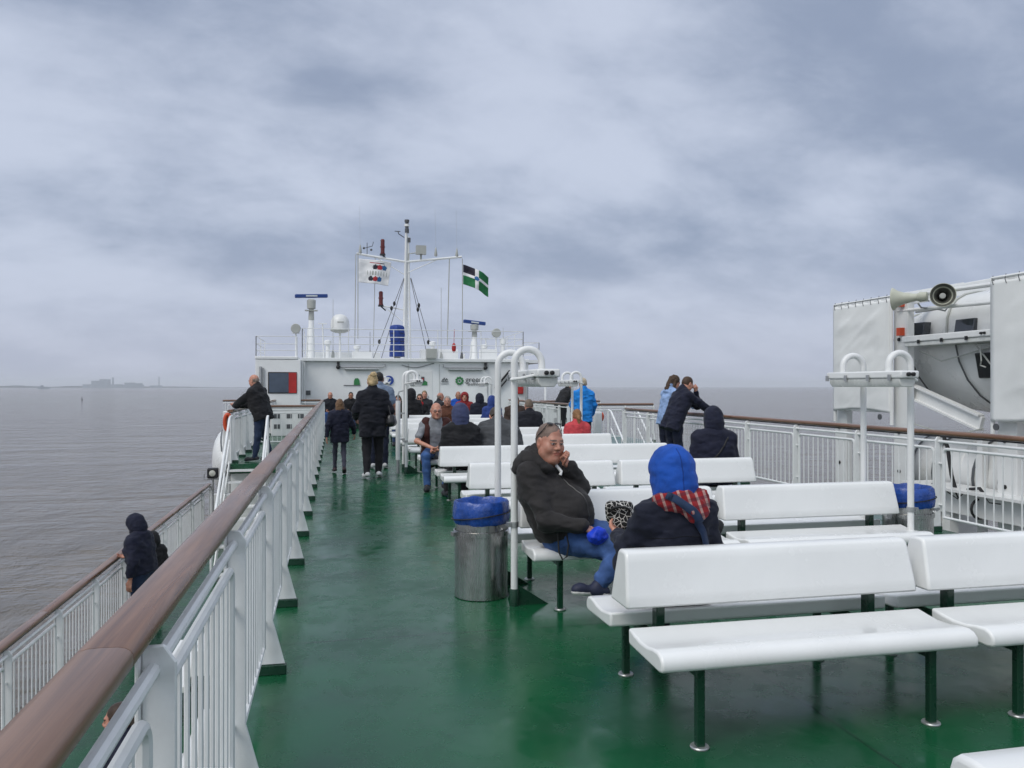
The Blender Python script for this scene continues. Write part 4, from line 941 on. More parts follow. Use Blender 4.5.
for nm, x, y, z, lb in (('a', -2.87, 20.6, 1.42, 'square floodlight facing aft at the end of the lower port railing'), ('b', -2.30, 19.2, 1.62, 'second floodlight facing aft beside the port stairs')):
    t = thing('floodlight', lb, 'floodlight', (x, y, LOW_Z), 0.0, 'floodlights on the port side')
    b = MB(); b.tube([(0, 0, 0), (0, 0, z-0.13)], 0.025, 8); b.tube([(-0.2, 0, z-0.02), (-0.2, 0, z-0.15), (0.2, 0, z-0.15), (0.2, 0, z-0.02)], 0.016, 6); b.build('pole', 'galvanised', t)
    b = MB(); b.box((0, 0.0, z), (0.25, 0.18, 0.25)); bd = b.build('lamp_body', 'black_plastic', t, smooth=False, bevel=0.03)
    b = MB(); b.lathe([(0.075, 0), (0.07, 0.012), (0.02, 0.025)], 20, (0, -0.091, z), (0, -1, 0)); b.build('lens', 'lens_glass', bd)
def stairs(label, x, y0, y1, z0, z1, sgn):
    """flight falling from (y0,z0) to (y1,z1)"""
    t = thing('stairs', label, 'stairs', (x, y1, z1)); dy, dz = y0-y1, z0-z1; n = 9; wd = 0.75
    b = MB()
    for s_ in (-1, 1): b.beam((s_*wd/2, 0, 0.05), (s_*wd/2, dy, dz-0.02), 0.02, 0.22)
    b.build('stringer', 'white_paint', t, smooth=False)
    for i in range(n):
        b = MB(); q = (i+0.5)/n; b.bb((-wd/2+0.012, q*dy-0.12, q*dz-0.03), (wd/2-0.012, q*dy+0.12, q*dz)); b.build('tread', 'white_paint', t, smooth=False)
    for s_ in (-1, 1):
        b = MB()
        b.tube([(s_*wd/2, -0.25, 0.0), (s_*wd/2, -0.25, 0.8), (s_*wd/2, -0.1, 0.93), (s_*wd/2, dy, dz+0.95), (s_*wd/2, dy+0.2, dz+1.0), (s_*wd/2, dy+0.25, dz+0.0)], 0.024, 8)
        b.tube([(s_*wd/2, -0.2, 0.45), (s_*wd/2, dy, dz+0.5)], 0.018, 8)
        for q in (0.33, 0.66): b.tube([(s_*wd/2, q*dy, q*dz), (s_*wd/2, q*dy, q*dz+0.97)], 0.016, 6)
        b.build('stair_rail', 'rail_paint', t)
stairs('white stairs from the port landing down to the side deck', -1.75, 17.6, 15.3, 0.0, LOW_Z, 1)
stairs('white stairs with curved rails at the starboard bay', 7.55, 20.3, 17.9, 0.0, LOW_Z, 1)
t = thing('life_buoy_box', 'white rescue cabinet with an orange buoy beside the leaning man', 'cabinet', (-2.5, 20.35, LOW_Z))
b = MB(); b.bb((-0.10, -0.08, 0), (0.10, 0.16, 2.92)); b.build('cabinet', 'white_paint', t, smooth=False, bevel=0.015)
b = MB(); b.tube([(0.02+0.07*math.cos(a), -0.13, 2.66+0.19*math.sin(a)) for a in [2*math.pi*i/20 for i in range(20)]], 0.045, 8, closed=True); b.build('orange_buoy', 'orange_paint', t)
def locker(label, loc, size, nslot, group=None):
    t = thing('locker', label, 'locker', loc, 0, group); b = MB(); b.box((0, 0, size[2]/2), size); b.build('cabinet', 'white_paint', t, smooth=False, bevel=0.02)
    b = MB(); b.box((0, 0, size[2]+0.015), (size[0]+0.06, size[1]+0.06, 0.03)); b.build('lid', 'white_paint', t, smooth=False)
    for i in range(nslot):
        x = -size[0]/2+size[0]*(i+0.5)/nslot
        for z in (0.35, 0.72):
            b = MB(); b.box((x, -size[1]/2-0.003, size[2]*z), (size[0]/nslot*0.5, 0.012, size[2]*0.16)); b.build('vent_opening', 'sign_dark', t, smooth=False)
locker('white ventilated locker in the port bay behind the bald leaning man', (-1.25, 27.5, 0), (1.5, 0.8, 0.9), 4)
locker('long white ventilated locker in the starboard bay', (7.7, 29.6, 0), (2.4, 0.8, 1.0), 5)
t = thing('white_pole', 'slim white pole rising from the starboard bay near the man in black', 'pole', (8.05, 30.4, 0)); b = MB(); b.tube([(0, 0, 0), (0, 0, 2.0)], 0.05, 10); b.lathe([(0.09, 0), (0.08, 0.04)], 12); b.lathe([(0.055, 2.0), (0.02, 2.05)], 10); b.build('shaft', 'rail_paint', t)
t = thing('rescue_post', 'white post with small orange float right of the woman in bright blue', 'post', (6.1, 18.2, 0)); b = MB(); b.bb((-0.09, -0.09, 0), (0.09, 0.09, 1.02)); b.build('post_body', 'rail_paint', t, smooth=False, bevel=0.04); b = MB(); b.sphere((0.11, -0.02, 0.90), (0.04, 0.04, 0.10), 10, 8); b.build('orange_float', 'orange_paint', t)
# lower deck benches seen through the near railing
for i, (x, y, rz, lb) in enumerate([(-1.35, 2.95, R(90), 'white bench on the lower port deck nearest below the railing'), (-1.04, 6.4, R(90), 'white bench on the lower port deck further along, seen through the railing'), (-1.35, 9.6, R(90), 'white bench on the lower port deck behind the hooded walker')]):
    o = copy_tree(first); o.location = (x, y, LOW_Z); o.rotation_euler = (0, 0, rz); o['label'] = lb; o['group'] = 'white benches on the lower deck'
# ------------------------------------------------------------------ people: signed-distance bodies meshed with surface nets
class SDF:
    def __init__(s, lo, hi, h):
        s.lo = np.array(lo, float); s.h = h; s.n = np.maximum(4, np.ceil((np.array(hi)-s.lo)/h).astype(int)+1)
        s.F = np.full(s.n, 0.4, np.float32)
    def _win(s, lo, hi, pad):
        a = np.clip(np.floor((np.minimum(lo, hi)-pad-s.lo)/s.h).astype(int), 0, s.n); b = np.clip(np.ceil((np.maximum(lo, hi)+pad-s.lo)/s.h).astype(int)+1, 0, s.n)
        if np.any(b <= a): return None, None
        ax = [s.lo[i]+s.h*np.arange(a[i], b[i]) for i in range(3)]
        P = np.stack(np.meshgrid(*ax, indexing='ij'), -1)
        return tuple(slice(a[i], b[i]) for i in range(3)), P
    def _put(s, sl, d, k, sub=False):
        F = s.F[sl]
        if sub:
            d = -d; hh = np.maximum(k-np.abs(F-d), 0)/k if k > 0 else 0; s.F[sl] = np.maximum(F, d) + hh*hh*k*0.25
        else:
            hh = np.maximum(k-np.abs(F-d), 0)/k if k > 0 else 0; s.F[sl] = np.minimum(F, d) - hh*hh*k*0.25
    def cap(s, a, b, ra, rb=None, k=0.03, sub=False):
        rb = ra if rb is None else rb; a = np.array(a, float); b = np.array(b, float)
        sl, P = s._win(a, b, max(ra, rb)+k+3*s.h)
        if sl is None: return s
        ab = b-a; L2 = max(1e-9, ab@ab); tt = np.clip(((P-a)@ab)/L2, 0, 1)
        d = np.linalg.norm(P-a-tt[..., None]*ab, axis=-1) - (ra+(rb-ra)*tt); s._put(sl, d, k, sub); return s
    def ell(s, c, r, k=0.03, rot=None, sub=False):
        c = np.array(c, float); r = np.array([r]*3 if np.isscalar(r) else r, float); m = r.max()
        sl, P = s._win(c, c, m+k+3*s.h)
        if sl is None: return s
        q = P-c
        if rot is not None: q = q @ rot            # columns of rot are the ellipsoid's axes
        k0 = np.linalg.norm(q/r, axis=-1); k1 = np.linalg.norm(q/(r*r), axis=-1)
        d = k0*(k0-1)/np.maximum(k1, 1e-6); s._put(sl, d, k, sub); return s
    def cut(s, p, nrm):
        """remove everything on the +nrm side of plane p"""
        sl, P = s._win(s.lo, s.lo+s.h*s.n, 0); d = (P-np.array(p, float)) @ np.array(nrm, float); s.F[sl] = np.maximum(s.F[sl], d); return s
    def mesh(s):
        F = s.F.copy(); F[0] = F[-1] = 0.4; F[:, 0] = F[:, -1] = 0.4; F[:, :, 0] = F[:, :, -1] = 0.4
        I = F < 0; c = [I[i:I.shape[0]-1+i, j:I.shape[1]-1+j, k:I.shape[2]-1+k] for i in (0, 1) for j in (0, 1) for k in (0, 1)]
        sm = sum(x.astype(np.int8) for x in c); act = (sm > 0) & (sm < 8); idx = np.argwhere(act)
        if len(idx) == 0: return np.zeros((0, 3)), np.zeros((0, 4), int)
        ids = np.full(act.shape, -1, np.int64); ids[act] = np.arange(len(idx))
        acc = np.zeros((len(idx), 3)); cnt = np.zeros(len(idx))
        corners = [(i, j, k) for i in (0, 1) for j in (0, 1) for k in (0, 1)]
        for a in corners:
            for ax in range(3):
                if a[ax]: continue
                b = list(a); b[ax] = 1
                fa = F[idx[:, 0]+a[0], idx[:, 1]+a[1], idx[:, 2]+a[2]]; fb = F[idx[:, 0]+b[0], idx[:, 1]+b[1], idx[:, 2]+b[2]]
                x = (fa < 0) != (fb < 0); tt = np.where(x, fa/np.where(x, fa-fb, 1), 0)
                p = np.tile(np.array(a, float), (len(idx), 1)); p[:, ax] += tt
                acc[x] += p[x]; cnt[x] += 1
        V = s.lo + s.h*(idx + acc/cnt[:, None]); Q = []
        for ax in range(3):
            o1, o2 = (ax+1) % 3, (ax+2) % 3
            sl0 = [slice(None)]*3; sl1 = [slice(None)]*3; sl0[ax] = slice(0, -1); sl1[ax] = slice(1, None)
            A, B = I[tuple(sl0)], I[tuple(sl1)]; e = np.argwhere(A != B)
            e = e[(e[:, o1] > 0) & (e[:, o2] > 0) & (e[:, o1] < I.shape[o1]-1) & (e[:, o2] < I.shape[o2]-1)]
            flip = A[e[:, 0], e[:, 1], e[:, 2]]
            def cell(d1, d2):
                q = e.copy(); q[:, o1] -= d1; q[:, o2] -= d2; return ids[q[:, 0], q[:, 1], q[:, 2]]
            q = np.stack([cell(1, 1), cell(0, 1), cell(0, 0), cell(1, 0)], 1)
            q = np.where(flip[:, None], q, q[:, ::-1]); Q.append(q)
        return V, np.concatenate(Q)
def np_mesh(name, V, Fq, mats, mi=None, parent=None):
    me = bpy.data.meshes.new(name); me.from_pydata(V.tolist(), [], [tuple(q) if not isinstance(q, np.ndarray) else q.tolist() for q in Fq])
    for m in mats: me.materials.append(M[m] if isinstance(m, str) else m)
    if mi is not None: me.polygons.foreach_set('material_index', np.asarray(mi, dtype=np.int32))
    me.shade_smooth(); me.update(); return link(name, me, parent)
def wrinkle(V, amp, sc, seed=0.0, squash=(1, 1, 1)):
    if amp <= 0: return V
    out = V.copy(); c = V.mean(0)
    for i, p in enumerate(V):
        q = Vector((p[0]*sc*squash[0]+seed, p[1]*sc*squash[1], p[2]*sc*squash[2]))
        nz = mnoise.noise_vector(q); rd = 1-abs(mnoise.noise(q*1.9+Vector((3, 1, seed))))*2
        out[i] += np.array(nz)*amp*0.6 + np.array(nz)*rd*amp*0.6
    return out
# --- head prototype (origin at eye level inside the skull, +Y face, Z up; chin -0.118, crown 0.125)
def head_proto(h=0.0045, heavy=0.0, female=False, smile=False):
    s = SDF((-0.125, -0.14, -0.23), (0.125, 0.15, 0.16), h); w = 1+0.12*heavy
    s.ell((0, -0.014, 0.036), (0.076, 0.096, 0.088), 0.01)
    s.ell((0, 0.022, -0.028), (0.063*w, 0.070, 0.082), 0.03)
    s.ell((0, 0.034, -0.074), (0.047*w, 0.046, 0.040), 0.035)
    for x in (-1, 1):
        s.ell((x*0.042*w, 0.050, -0.030), 0.027, 0.03); s.ell((x*0.048*w, 0.020, -0.070), (0.022+0.01*heavy, 0.036, 0.03), 0.03)
        if smile: s.ell((x*0.044, 0.062, -0.040), 0.014, 0.025)
    s.cap((-0.034, 0.078, 0.022), (0.034, 0.078, 0.022), 0.013, 0.013, 0.025)
    for x in (-1, 1): s.ell((x*0.033, 0.102, 0.002), (0.021, 0.016, 0.013), 0.016, sub=True)
    s.cap((0, 0.086, 0.014), (0, 0.108, -0.026), 0.0085, 0.0125, 0.014)
    for x in (-1, 1): s.ell((x*0.013, 0.098, -0.032), 0.0095, 0.008); s.ell((x*0.033, 0.0775, 0.002), 0.0135, 0.001); s.cap((x*0.018, 0.093, 0.0105), (x*0.048, 0.083, 0.0095), 0.005, 0.004, 0.006)
    s.ell((0, 0.086, -0.057), (0.025, 0.013, 0.0065), 0.008); s.ell((0, 0.085, -0.070), (0.022, 0.013, 0.0075), 0.008)
    s.cap((-0.024, 0.096, -0.0632+0.004*smile), (0.024, 0.096, -0.0632+0.004*smile), 0.0014, 0.0014, 0.004, sub=True)
    s.ell((0, 0.076, -0.100), (0.024, 0.02, 0.018), 0.025)
    if heavy: s.ell((0, 0.030, -0.118), (0.058, 0.055, 0.032), 0.04)
    for x in (-1, 1): s.ell((x*0.080, -0.010, -0.006), (0.011, 0.021, 0.034), 0.010); s.ell((x*0.088, -0.004, -0.004), (0.006, 0.010, 0.018), 0.006, sub=True)
    r = 0.052 if female else 0.060
    s.cap((0, -0.022, -0.05), (0, -0.045, -0.20), r+0.012*heavy, r+0.006+0.012*heavy, 0.035)
    V, Q = s.mesh(); c = V[Q].mean(1); mi = np.zeros(len(Q), int)
    ax = np.abs(c[:, 0])
    eye = ((ax-0.033)**2/0.0125**2 + (c[:, 2]-0.002)**2/0.0062**2 < 1) & (c[:, 1] > 0.07); mi[eye] = 3
    iris = ((ax-0.033)**2 + (c[:, 2]-0.002)**2 < 0.0058**2) & (c[:, 1] > 0.07); mi[iris] = 2
    lip = (c[:, 0]**2/0.025**2 + (c[:, 2]+0.0635)**2/0.0115**2 < 1) & (c[:, 1] > 0.08); mi[lip] = 1
    brow = (ax > 0.014) & (ax < 0.052) & (np.abs(c[:, 2]-0.0235+0.12*np.maximum(0, ax-0.04)) < 0.0055) & (c[:, 1] > 0.06); mi[brow] = 4
    return V, Q, mi
HEADS = {'man': head_proto(), 'woman': head_proto(female=True), 'heavy': head_proto(0.0032, heavy=0.9, smile=True)}
# --- hand prototypes (right hand: wrist at origin, fingers +X, thumb side +Y, back of the hand +Z)
def hand_proto(curl, h=0.0042):
    s = SDF((-0.04, -0.07, -0.11), (0.21, 0.09, 0.045), h)
    ys = [0.030, 0.010, -0.010, -0.029]; ln = [0.92, 1.02, 0.96, 0.76]
    for y, l in zip(ys, ln):
        s.cap((0.0, y*0.55, 0), (0.084+0.006*l, y, 0), 0.0145, 0.0115, 0.012)
        p = np.array([0.086+0.006*l, y, 0.0]); a = 0.0
        for seg, r0, r1 in ((0.042, 0.0098, 0.0090), (0.026, 0.0090, 0.0082), (0.020, 0.0082, 0.0070)):
            a += curl; q = p + np.array([math.cos(a), 0.02*np.sign(y), -math.sin(a)])*seg*l; s.cap(p, q, r0, r1, 0.004); p = q
    s.cap((0.012, 0.022, -0.004), (0.048, 0.052, -0.014), 0.0155, 0.0115, 0.012)
    s.cap((0.048, 0.052, -0.014), (0.074, 0.058, -0.026-0.02*curl), 0.0112, 0.0100, 0.004); s.cap((0.074, 0.058, -0.026-0.02*curl), (0.094, 0.052, -0.036-0.03*curl), 0.0098, 0.0080, 0.004)
    s.cap((-0.035, 0, 0), (0.02, 0, 0), 0.024, 0.022, 0.015)
    return s.mesh()
HANDS = {'relaxed': hand_proto(0.34), 'grip': hand_proto(0.95), 'fist': hand_proto(1.25), 'flat': hand_proto(0.12)}
def rotX(v, a):
    c, s = math.cos(a), math.sin(a); return np.array([v[0], v[1]*c-v[2]*s, v[1]*s+v[2]*c])
def base_stand(lean=0.0, headp=0.0):
    J = dict(pel=(0, 0, .95), chest=(0, .01, 1.27), neck=(0, -.01, 1.46), shL=(-.185, -.01, 1.405), shR=(.185, -.01, 1.405), elL=(-.245, -.03, 1.12), elR=(.245, -.03, 1.12), wrL=(-.26, .05, .875), wrR=(.26, .05, .875),
             hpL=(-.09, 0, .92), hpR=(.09, 0, .92), knL=(-.10, .03, .50), knR=(.10, .03, .50), anL=(-.105, -.01, .085), anR=(.105, -.01, .085), toL=(-.13, .17, .035), toR=(.13, .17, .035))
    J = {k_: np.array(v, float) for k_, v in J.items()}
    if lean:
        for k_ in ('chest', 'neck', 'shL', 'shR', 'elL', 'elR', 'wrL', 'wrR'): J[k_] = J['pel'] + rotX(J[k_]-J['pel'], -R(lean))
    return J
def base_sit(lean=0.0, seat=0.45, kn=0.12, fy=0.42):
    J = dict(pel=(0, 0, seat+.10), chest=(0, 0.0, seat+.42), neck=(0, -.01, seat+.60), shL=(-.185, -.01, seat+.55), shR=(.185, -.01, seat+.55), elL=(-.235, .02, seat+.29), elR=(.235, .02, seat+.29), wrL=(-.14, .24, seat+.20), wrR=(.14, .24, seat+.20),
             hpL=(-.09, .02, seat+.085), hpR=(.09, .02, seat+.085), knL=(-kn, fy, seat+.07), knR=(kn, fy, seat+.07), anL=(-kn, fy+.02, .085), anR=(kn, fy+.02, .085), toL=(-kn-.03, fy+.2, .035), toR=(kn+.03, fy+.2, .035))
    J = {k_: np.array(v, float) for k_, v in J.items()}
    if lean:
        for k_ in ('chest', 'neck', 'shL', 'shR', 'elL', 'elR'): J[k_] = J['pel'] + rotX(J[k_]-J['pel'], -R(lean))
        for k_ in ('wrL', 'wrR'):
            if lean < 0: J[k_] = J['pel'] + rotX(J[k_]-J['pel'], -R(lean)*0.5)
    return J
def unit(v): v = np.array(v, float); return v/max(1e-9, np.linalg.norm(v))
seedc = [0]
def person(label, loc, rz, J, sc=1.0, top='navy', topc=(0.012, 0.015, 0.03), bottom='jeans', botc=(0.035, 0.06, 0.13), shoec=(0.02, 0.02, 0.025), skinc='light', hair='short', hairc=(0.06, 0.045, 0.035),
           face=(0, 1, -0.05), up=(0, 0, 1), hood=None, hoodc=None, bulk=1.0, hem=0.10, sleeves='long', headkind='man', hands=('relaxed', 'relaxed'), handdir=None, thumb=None, hd=None, glasses=False, belly=0.0, vox=0.013, headsc=1.0, group=None, extra=None, slim_legs=1.0, collar=True, wr=1.0, sole=None, vest=None, legcut=0.0, wrk=1.0):
    seedc[0] += 1; sd = seedc[0]*1.7
    t = thing('person', label, 'person', loc, rz, group)
    J = {k_: np.array(v, float)*sc for k_, v in J.items()}
    SK = {'light': (0.52, 0.27, 0.19), 'ruddy': (0.45, 0.23, 0.165), 'tan': (0.36, 0.18, 0.11), 'pale': (0.60, 0.36, 0.28)}
    sk = skin(skinc, SK[skinc])
    f = unit(face); u0 = unit(up); x = np.cross(f, u0); x = unit(x); u = np.cross(x, f)     # columns x (person's right), f, u
    HR = np.stack([x, f, u], 1)
    HC = J['neck'] + (hd*sc if hd is not None else (np.array([0, 0.0, 0.0]) + unit(u*0.75+unit(J['neck']-J['chest'])*0.25)*0.143*sc + f*0.032*sc))
    hs = sc*headsc
    allp = np.stack(list(J.values())); lo = allp.min(0)-0.30*sc; hi = allp.max(0)+0.36*sc
    lat = unit(J['shR']-J['shL']); hl = unit(J['hpR']-J['hpL'])
    # --- body (skin), one continuous figure under the clothes
    s = SDF(lo, hi, max(vox, 0.011))
    for q in (-1, 1): s.cap(J['pel']+hl*q*.055*sc, J['chest']+lat*q*.06*sc, .095*sc, .10*sc, .03)
    s.cap(J['chest'], J['neck'], .10*sc, .055*sc, .04); s.cap(J['neck']-u*0.01, HC-u*.06*hs-f*.025*hs, .056*hs, .052*hs, .02)
    for q in 'LR':
        shq = J['sh'+q]*.9+J['chest']*.1-u0*.03*sc; s.cap(J['neck']-(0, 0, .06*sc), shq, .04*sc, .036*sc, .03); s.cap(shq, J['el'+q], .040*sc, .036*sc, .02); s.cap(J['el'+q], J['wr'+q], .039*sc, .026*sc, .02)
        g_ = sc*min(1, slim_legs)*.9; s.cap(J['hp'+q], J['kn'+q], .08*g_, .052*g_, .03); s.cap(J['kn'+q], J['an'+q], .050*g_, .036*g_, .02)
        s.cap(J['an'+q]-(0, 0, .02*sc), J['to'+q]+(0, 0, .0), .036*sc, .028*sc, .02)
    V, Q = s.mesh(); MI = np.zeros(len(Q), int); Vs = [V]; Qs = [Q]; MIs = [MI]; off = len(V)
    hv, hq, hm_ = HEADS[headkind]; Vs.append((hv*hs) @ HR.T + HC); Qs.append(hq+off); MIs.append(hm_); off += len(hv)
    for i, q in enumerate('LR'):
        if hands[i] is None: continue
        dv = unit(J['wr'+q]-J['el'+q]) if handdir is None or handdir[i] is None else unit(handdir[i])
        th = np.array((0, 1, 0.25)) if thumb is None or thumb[i] is None else np.array(thumb[i], float)
        th = unit(th - dv*(th@dv)); z = np.cross(dv, th); hv2, hq2 = HANDS[hands[i]]
        B = np.stack([dv, th, z if q == 'R' else -z], 1)
        Vs.append((hv2*sc*0.98) @ B.T + J['wr'+q] + dv*0.012*sc); Qs.append((hq2 if q == 'R' else hq2[:, ::-1])+off); MIs.append(np.zeros(len(hq2), int)); off += len(hv2)
    hc_m = cloth('hair_%d' % int(hairc[0]*1000+hairc[1]*100000), hairc, 0.55)
    lipm = skin(skinc+'_lip', tuple(np.array(SK[skinc])*np.array((0.80, 0.55, 0.55))))
    np_mesh('body', np.concatenate(Vs), np.concatenate(Qs), [sk, lipm, 'black_plastic', cloth('eyewhite', (0.55, 0.52, 0.5), 0.3), hc_m], np.concatenate(MIs), t)
    # --- jacket / shirt
    def torso(name, col, key, blk, hem_, slv, wrinkle_amp, coll):
        s = SDF(lo, hi, vox); b = blk*sc
        dn = unit(J['pel']-J['chest']); hemp = J['pel'] + dn*hem_*sc
        for q in (-1, 1):
            s.cap(hemp+hl*q*.085*b, J['chest']+lat*q*.085*b, .108*b, .112*b, .05); s.cap(J['chest']+lat*q*.085*b, J['chest']*.35+(J['sh'+('L' if q < 0 else 'R')]*.65)-(0, 0, .02*sc), .112*b, .085*b, .05)
        s.cap(J['pel'], J['chest'], .125*b, .13*b, .05)
        if belly: 
            fw = unit(np.cross(np.array([0, 0, 1.0]), lat))
            s.ell(J['pel']*.55+J['chest']*.45+fw*.10*sc, (belly*1.05*sc, belly*1.0*sc, belly*1.02*sc), .10)
        s.cap(J['shL']-u0*.03*sc, J['shR']-u0*.03*sc, .066*b, .066*b, .05); s.cap(J['chest'], J['neck']-u0*.02*sc, .11*b, .070*b, .05)
        for q in 'LR': s.cap(J['neck']+u0*.005*sc, J['neck']*.45+J['sh'+q]*.55-u0*.012*sc, .052*sc, .060*b, .05)
        for q in 'LR':
            s.cap(J['sh'+q]*.93+J['chest']*.07-u0*.018*sc, J['el'+q], .064*b, .056*b, .045)
            e = J['wr'+q]-unit(J['wr'+q]-J['el'+q])*.012*sc
            if slv == 'long': s.cap(J['el'+q], e, .058*b, .043*b*wr, .025)

        if coll: s.ell(J['neck']-f*.055*sc-u0*.045*sc, np.array((.105, .062, .070))*b, .05, HR)
        if coll: s.cap(J['neck']-u0*.04*sc, J['neck']+u0*.035*sc-f*0.012*sc, .078*b, .080*sc, .02)
        s.cut(hemp+dn*.005, dn) if hem_ > -0.5 and abs(dn[2]) > 0.75 else None
        V, Q = s.mesh(); V = wrinkle(V, wrinkle_amp*sc, 9.0/sc, sd, (1, 1, 1.6)); V = wrinkle(V, wrinkle_amp*0.45*sc, 22.0/sc, sd+3, (.7, .7, 1.5))
        return np_mesh(name, V, Q, [cloth(key, col)], None, t)
    if sleeves == 'none':
        pass
    if sleeves == 'short':
        J2 = dict(J); Jk = {q: J['el'+q].copy() for q in 'LR'}
        for q in 'LR': J['el'+q] = J['sh'+q]+(Jk[q]-J['sh'+q])*0.72
        torso('shirt', topc, top, bulk, hem, 'short', .010, True)
        for q in 'LR': J['el'+q] = Jk[q]
    else:
        torso('jacket', topc, top, bulk, hem, 'long', .016*wrk, collar)
    if vest:
        Jk = {q: J['el'+q].copy() for q in 'LR'}
        for q in 'LR': J['el'+q] = J['sh'+q]+(Jk[q]-J['sh'+q])*0.12
        fw = unit(np.cross(np.array([0, 0, 1.0]), lat)); s = SDF(lo, hi, vox); b = bulk*sc*1.13; hemp = J['pel']+unit(J['pel']-J['chest'])*(hem+.05)*sc
        for q in (-1, 1):
            S_ = J['sh'+('L' if q < 0 else 'R')]
            s.cap(hemp+hl*q*.095*b, J['chest']+lat*q*.09*b, .11*b, .115*b, .05); s.cap(J['chest']+lat*q*.09*b, S_*.8+J['neck']*.2, .115*b, .075*b, .05)
        s.cap(J['chest']-fw*.03, J['neck']-fw*.03*sc, .12*b, .07*b, .05)
        s.ell(J['chest']*.7+J['pel']*.3+fw*.20*b, (.10*b, .19*b, .42*b), .03, np.stack([lat, fw, np.cross(lat, fw)], 1), sub=True)
        V, Q = s.mesh(); np_mesh('vest', wrinkle(V, .014, 10, sd), Q, [cloth(vest[0], vest[1])], None, t)
        for q in 'LR': J['el'+q] = Jk[q]
    # --- trousers
    s = SDF(lo, hi, vox); g = slim_legs*sc
    for q in (-1, 1): s.cap(J['pel']+hl*q*.06*sc+(0, 0, .05*sc), J['pel']+hl*q*.06*sc, .096*sc*max(1, bulk*0.90), .106*sc*max(1, bulk*.92), .04)
    for q in 'LR':
        s.cap(J['hp'+q], J['kn'+q], .098*g*max(1, bulk*.92), .070*g, .04); s.cap(J['kn'+q], J['kn'+q]*.5+J['an'+q]*.5, .069*g, .062*g, .03)
        e = J['an'+q]+unit(J['kn'+q]-J['an'+q])*(.01+legcut)*sc; s.cap(J['kn'+q]*.5+J['an'+q]*.5, e, .062*g, .052*g, .02)
    V, Q = s.mesh(); V = wrinkle(V, .011*sc, 11/sc, sd+7); V = wrinkle(V, .006*sc, 27/sc, sd+9); np_mesh('trousers', V, Q, [cloth(bottom, botc, 0.85, 'denim' if 'jean' in bottom else 'weave')], None, t)
    # --- shoes
    for q in 'LR':
        A, T = J['an'+q], J['to'+q]; dn = np.array([0, 0, -1.0]); fd = T-A; fd = fd - 0; L = unit(fd); kd = unit(J['an'+q]-J['kn'+q]); 
        side = unit(np.cross(L, kd)); dn = unit(np.cross(side, L)); dn = dn if dn@kd > 0 else -dn
        s = SDF(np.minimum(A, T)-.14*sc, np.maximum(A, T)+.14*sc, min(vox, 0.009)); heel = A-L*.045*sc+dn*.035*sc
        s.cap(heel, T, .040*sc, .036*sc, .02); s.cap(A-dn*.012*sc, heel+L*.07*sc, .043*sc, .042*sc, .03); s.ell(T-L*.03*sc, .043*sc, .03)
        pl = T + dn*.030*sc; nn = unit(np.cross(side, unit(T-heel))); nn = nn if nn@dn > 0 else -nn
        s.cut(pl, nn); V, Q = s.mesh(); sh = np_mesh('shoe', V, Q, [cloth('shoe_%d' % int(shoec[0]*1000+shoec[2]*300), shoec, 0.5)], None, t)
        if sole:
            c = V.mean(0); hgt = (V-pl)@nn; k_ = V[hgt > -.012*sc]
            s = SDF(np.minimum(A, T)-.14*sc, np.maximum(A, T)+.14*sc, min(vox, 0.007)); s.cap(heel, T, .043*sc, .039*sc, .02); s.ell(T-L*.03*sc, .046*sc, .03); s.cut(pl+nn*.004, nn); s.cut(pl-nn*.020, -nn)
            V, Q = s.mesh(); np_mesh('sole', V, Q, [cloth('sole_white', sole, 0.5)], None, sh)
    # --- hair, hood, hat
    def to_h(p): return HC + HR @ (np.array(p, float)*hs)
    hlo, hhi = HC-.34*hs, HC+.26*hs
    if hood:
        s = SDF(hlo-(0, 0, .06), hhi, vox*0.85); r = HR
        s.ell(to_h((0, -.022, .022)), np.array((.108, .126, .122))*hs*hood, .03, r); s.ell(to_h((0, -.045, -.06)), np.array((.095, .10, .10))*hs*hood, .05, r)
        s.cap(to_h((0, -.045, -.09)), J['neck']-u0*.045*sc, .096*hs, .118*sc, .07)
        s.ell(to_h((0, .105, -.02)), np.array((.066, .09, .092))*hs, .02, r, sub=True); s.ell(to_h((0, .03, .0)), np.array((.070, .085, .10))*hs, .01, r, sub=True)
        V, Q = s.mesh(); np_mesh('hood', wrinkle(wrinkle(V, .008*sc, 17, sd, (.6, 1, 1.5)), .003, 40, sd+5), Q, [cloth(*hoodc) if hoodc else cloth(top, topc)], None, t)
    elif hair:
        s = SDF(hlo-(0, 0, .22), hhi, min(vox*.7, .008)); r = HR
        if hair == 'bald':
            s.ell(to_h((0, -.016, .010)), np.array((.0795, .099, .075))*hs, .01, r); s.ell(to_h((0, .03, .075)), np.array((.09, .135, .078))*hs, .01, r, sub=True); s.cut(to_h((0, .012, 0)), f); s.cut(to_h((0, -.02, -.06)), -u)
        else:
            a_ = 0.0 if hair != 'short' else -.0035
            s.ell(to_h((0, -.017, .039)), np.array((.083+a_, .102+a_, .0935+a_))*hs, .01, r); s.ell(to_h((0, -.045, -.01)), np.array((.075+a_, .068+a_, .085))*hs, .03, r)
            if hair in ('long', 'bob'):
                for q in (-1, 1): s.cap(to_h((q*.068, -.02, .0)), to_h((q*.075, -.03, -.13)), .030*hs, .026*hs, .03)
                s.cap(to_h((0, -.07, .0)), to_h((0, -.085, -.16 if hair == 'bob' else -.26)), .065*hs, .055*hs, .03)
                if hair == 'long':
                    for q in (-1, 1): s.cap(to_h((q*.05, -.07, -.05)), to_h((q*.06, -.085, -.25)), .045*hs, .035*hs, .03)
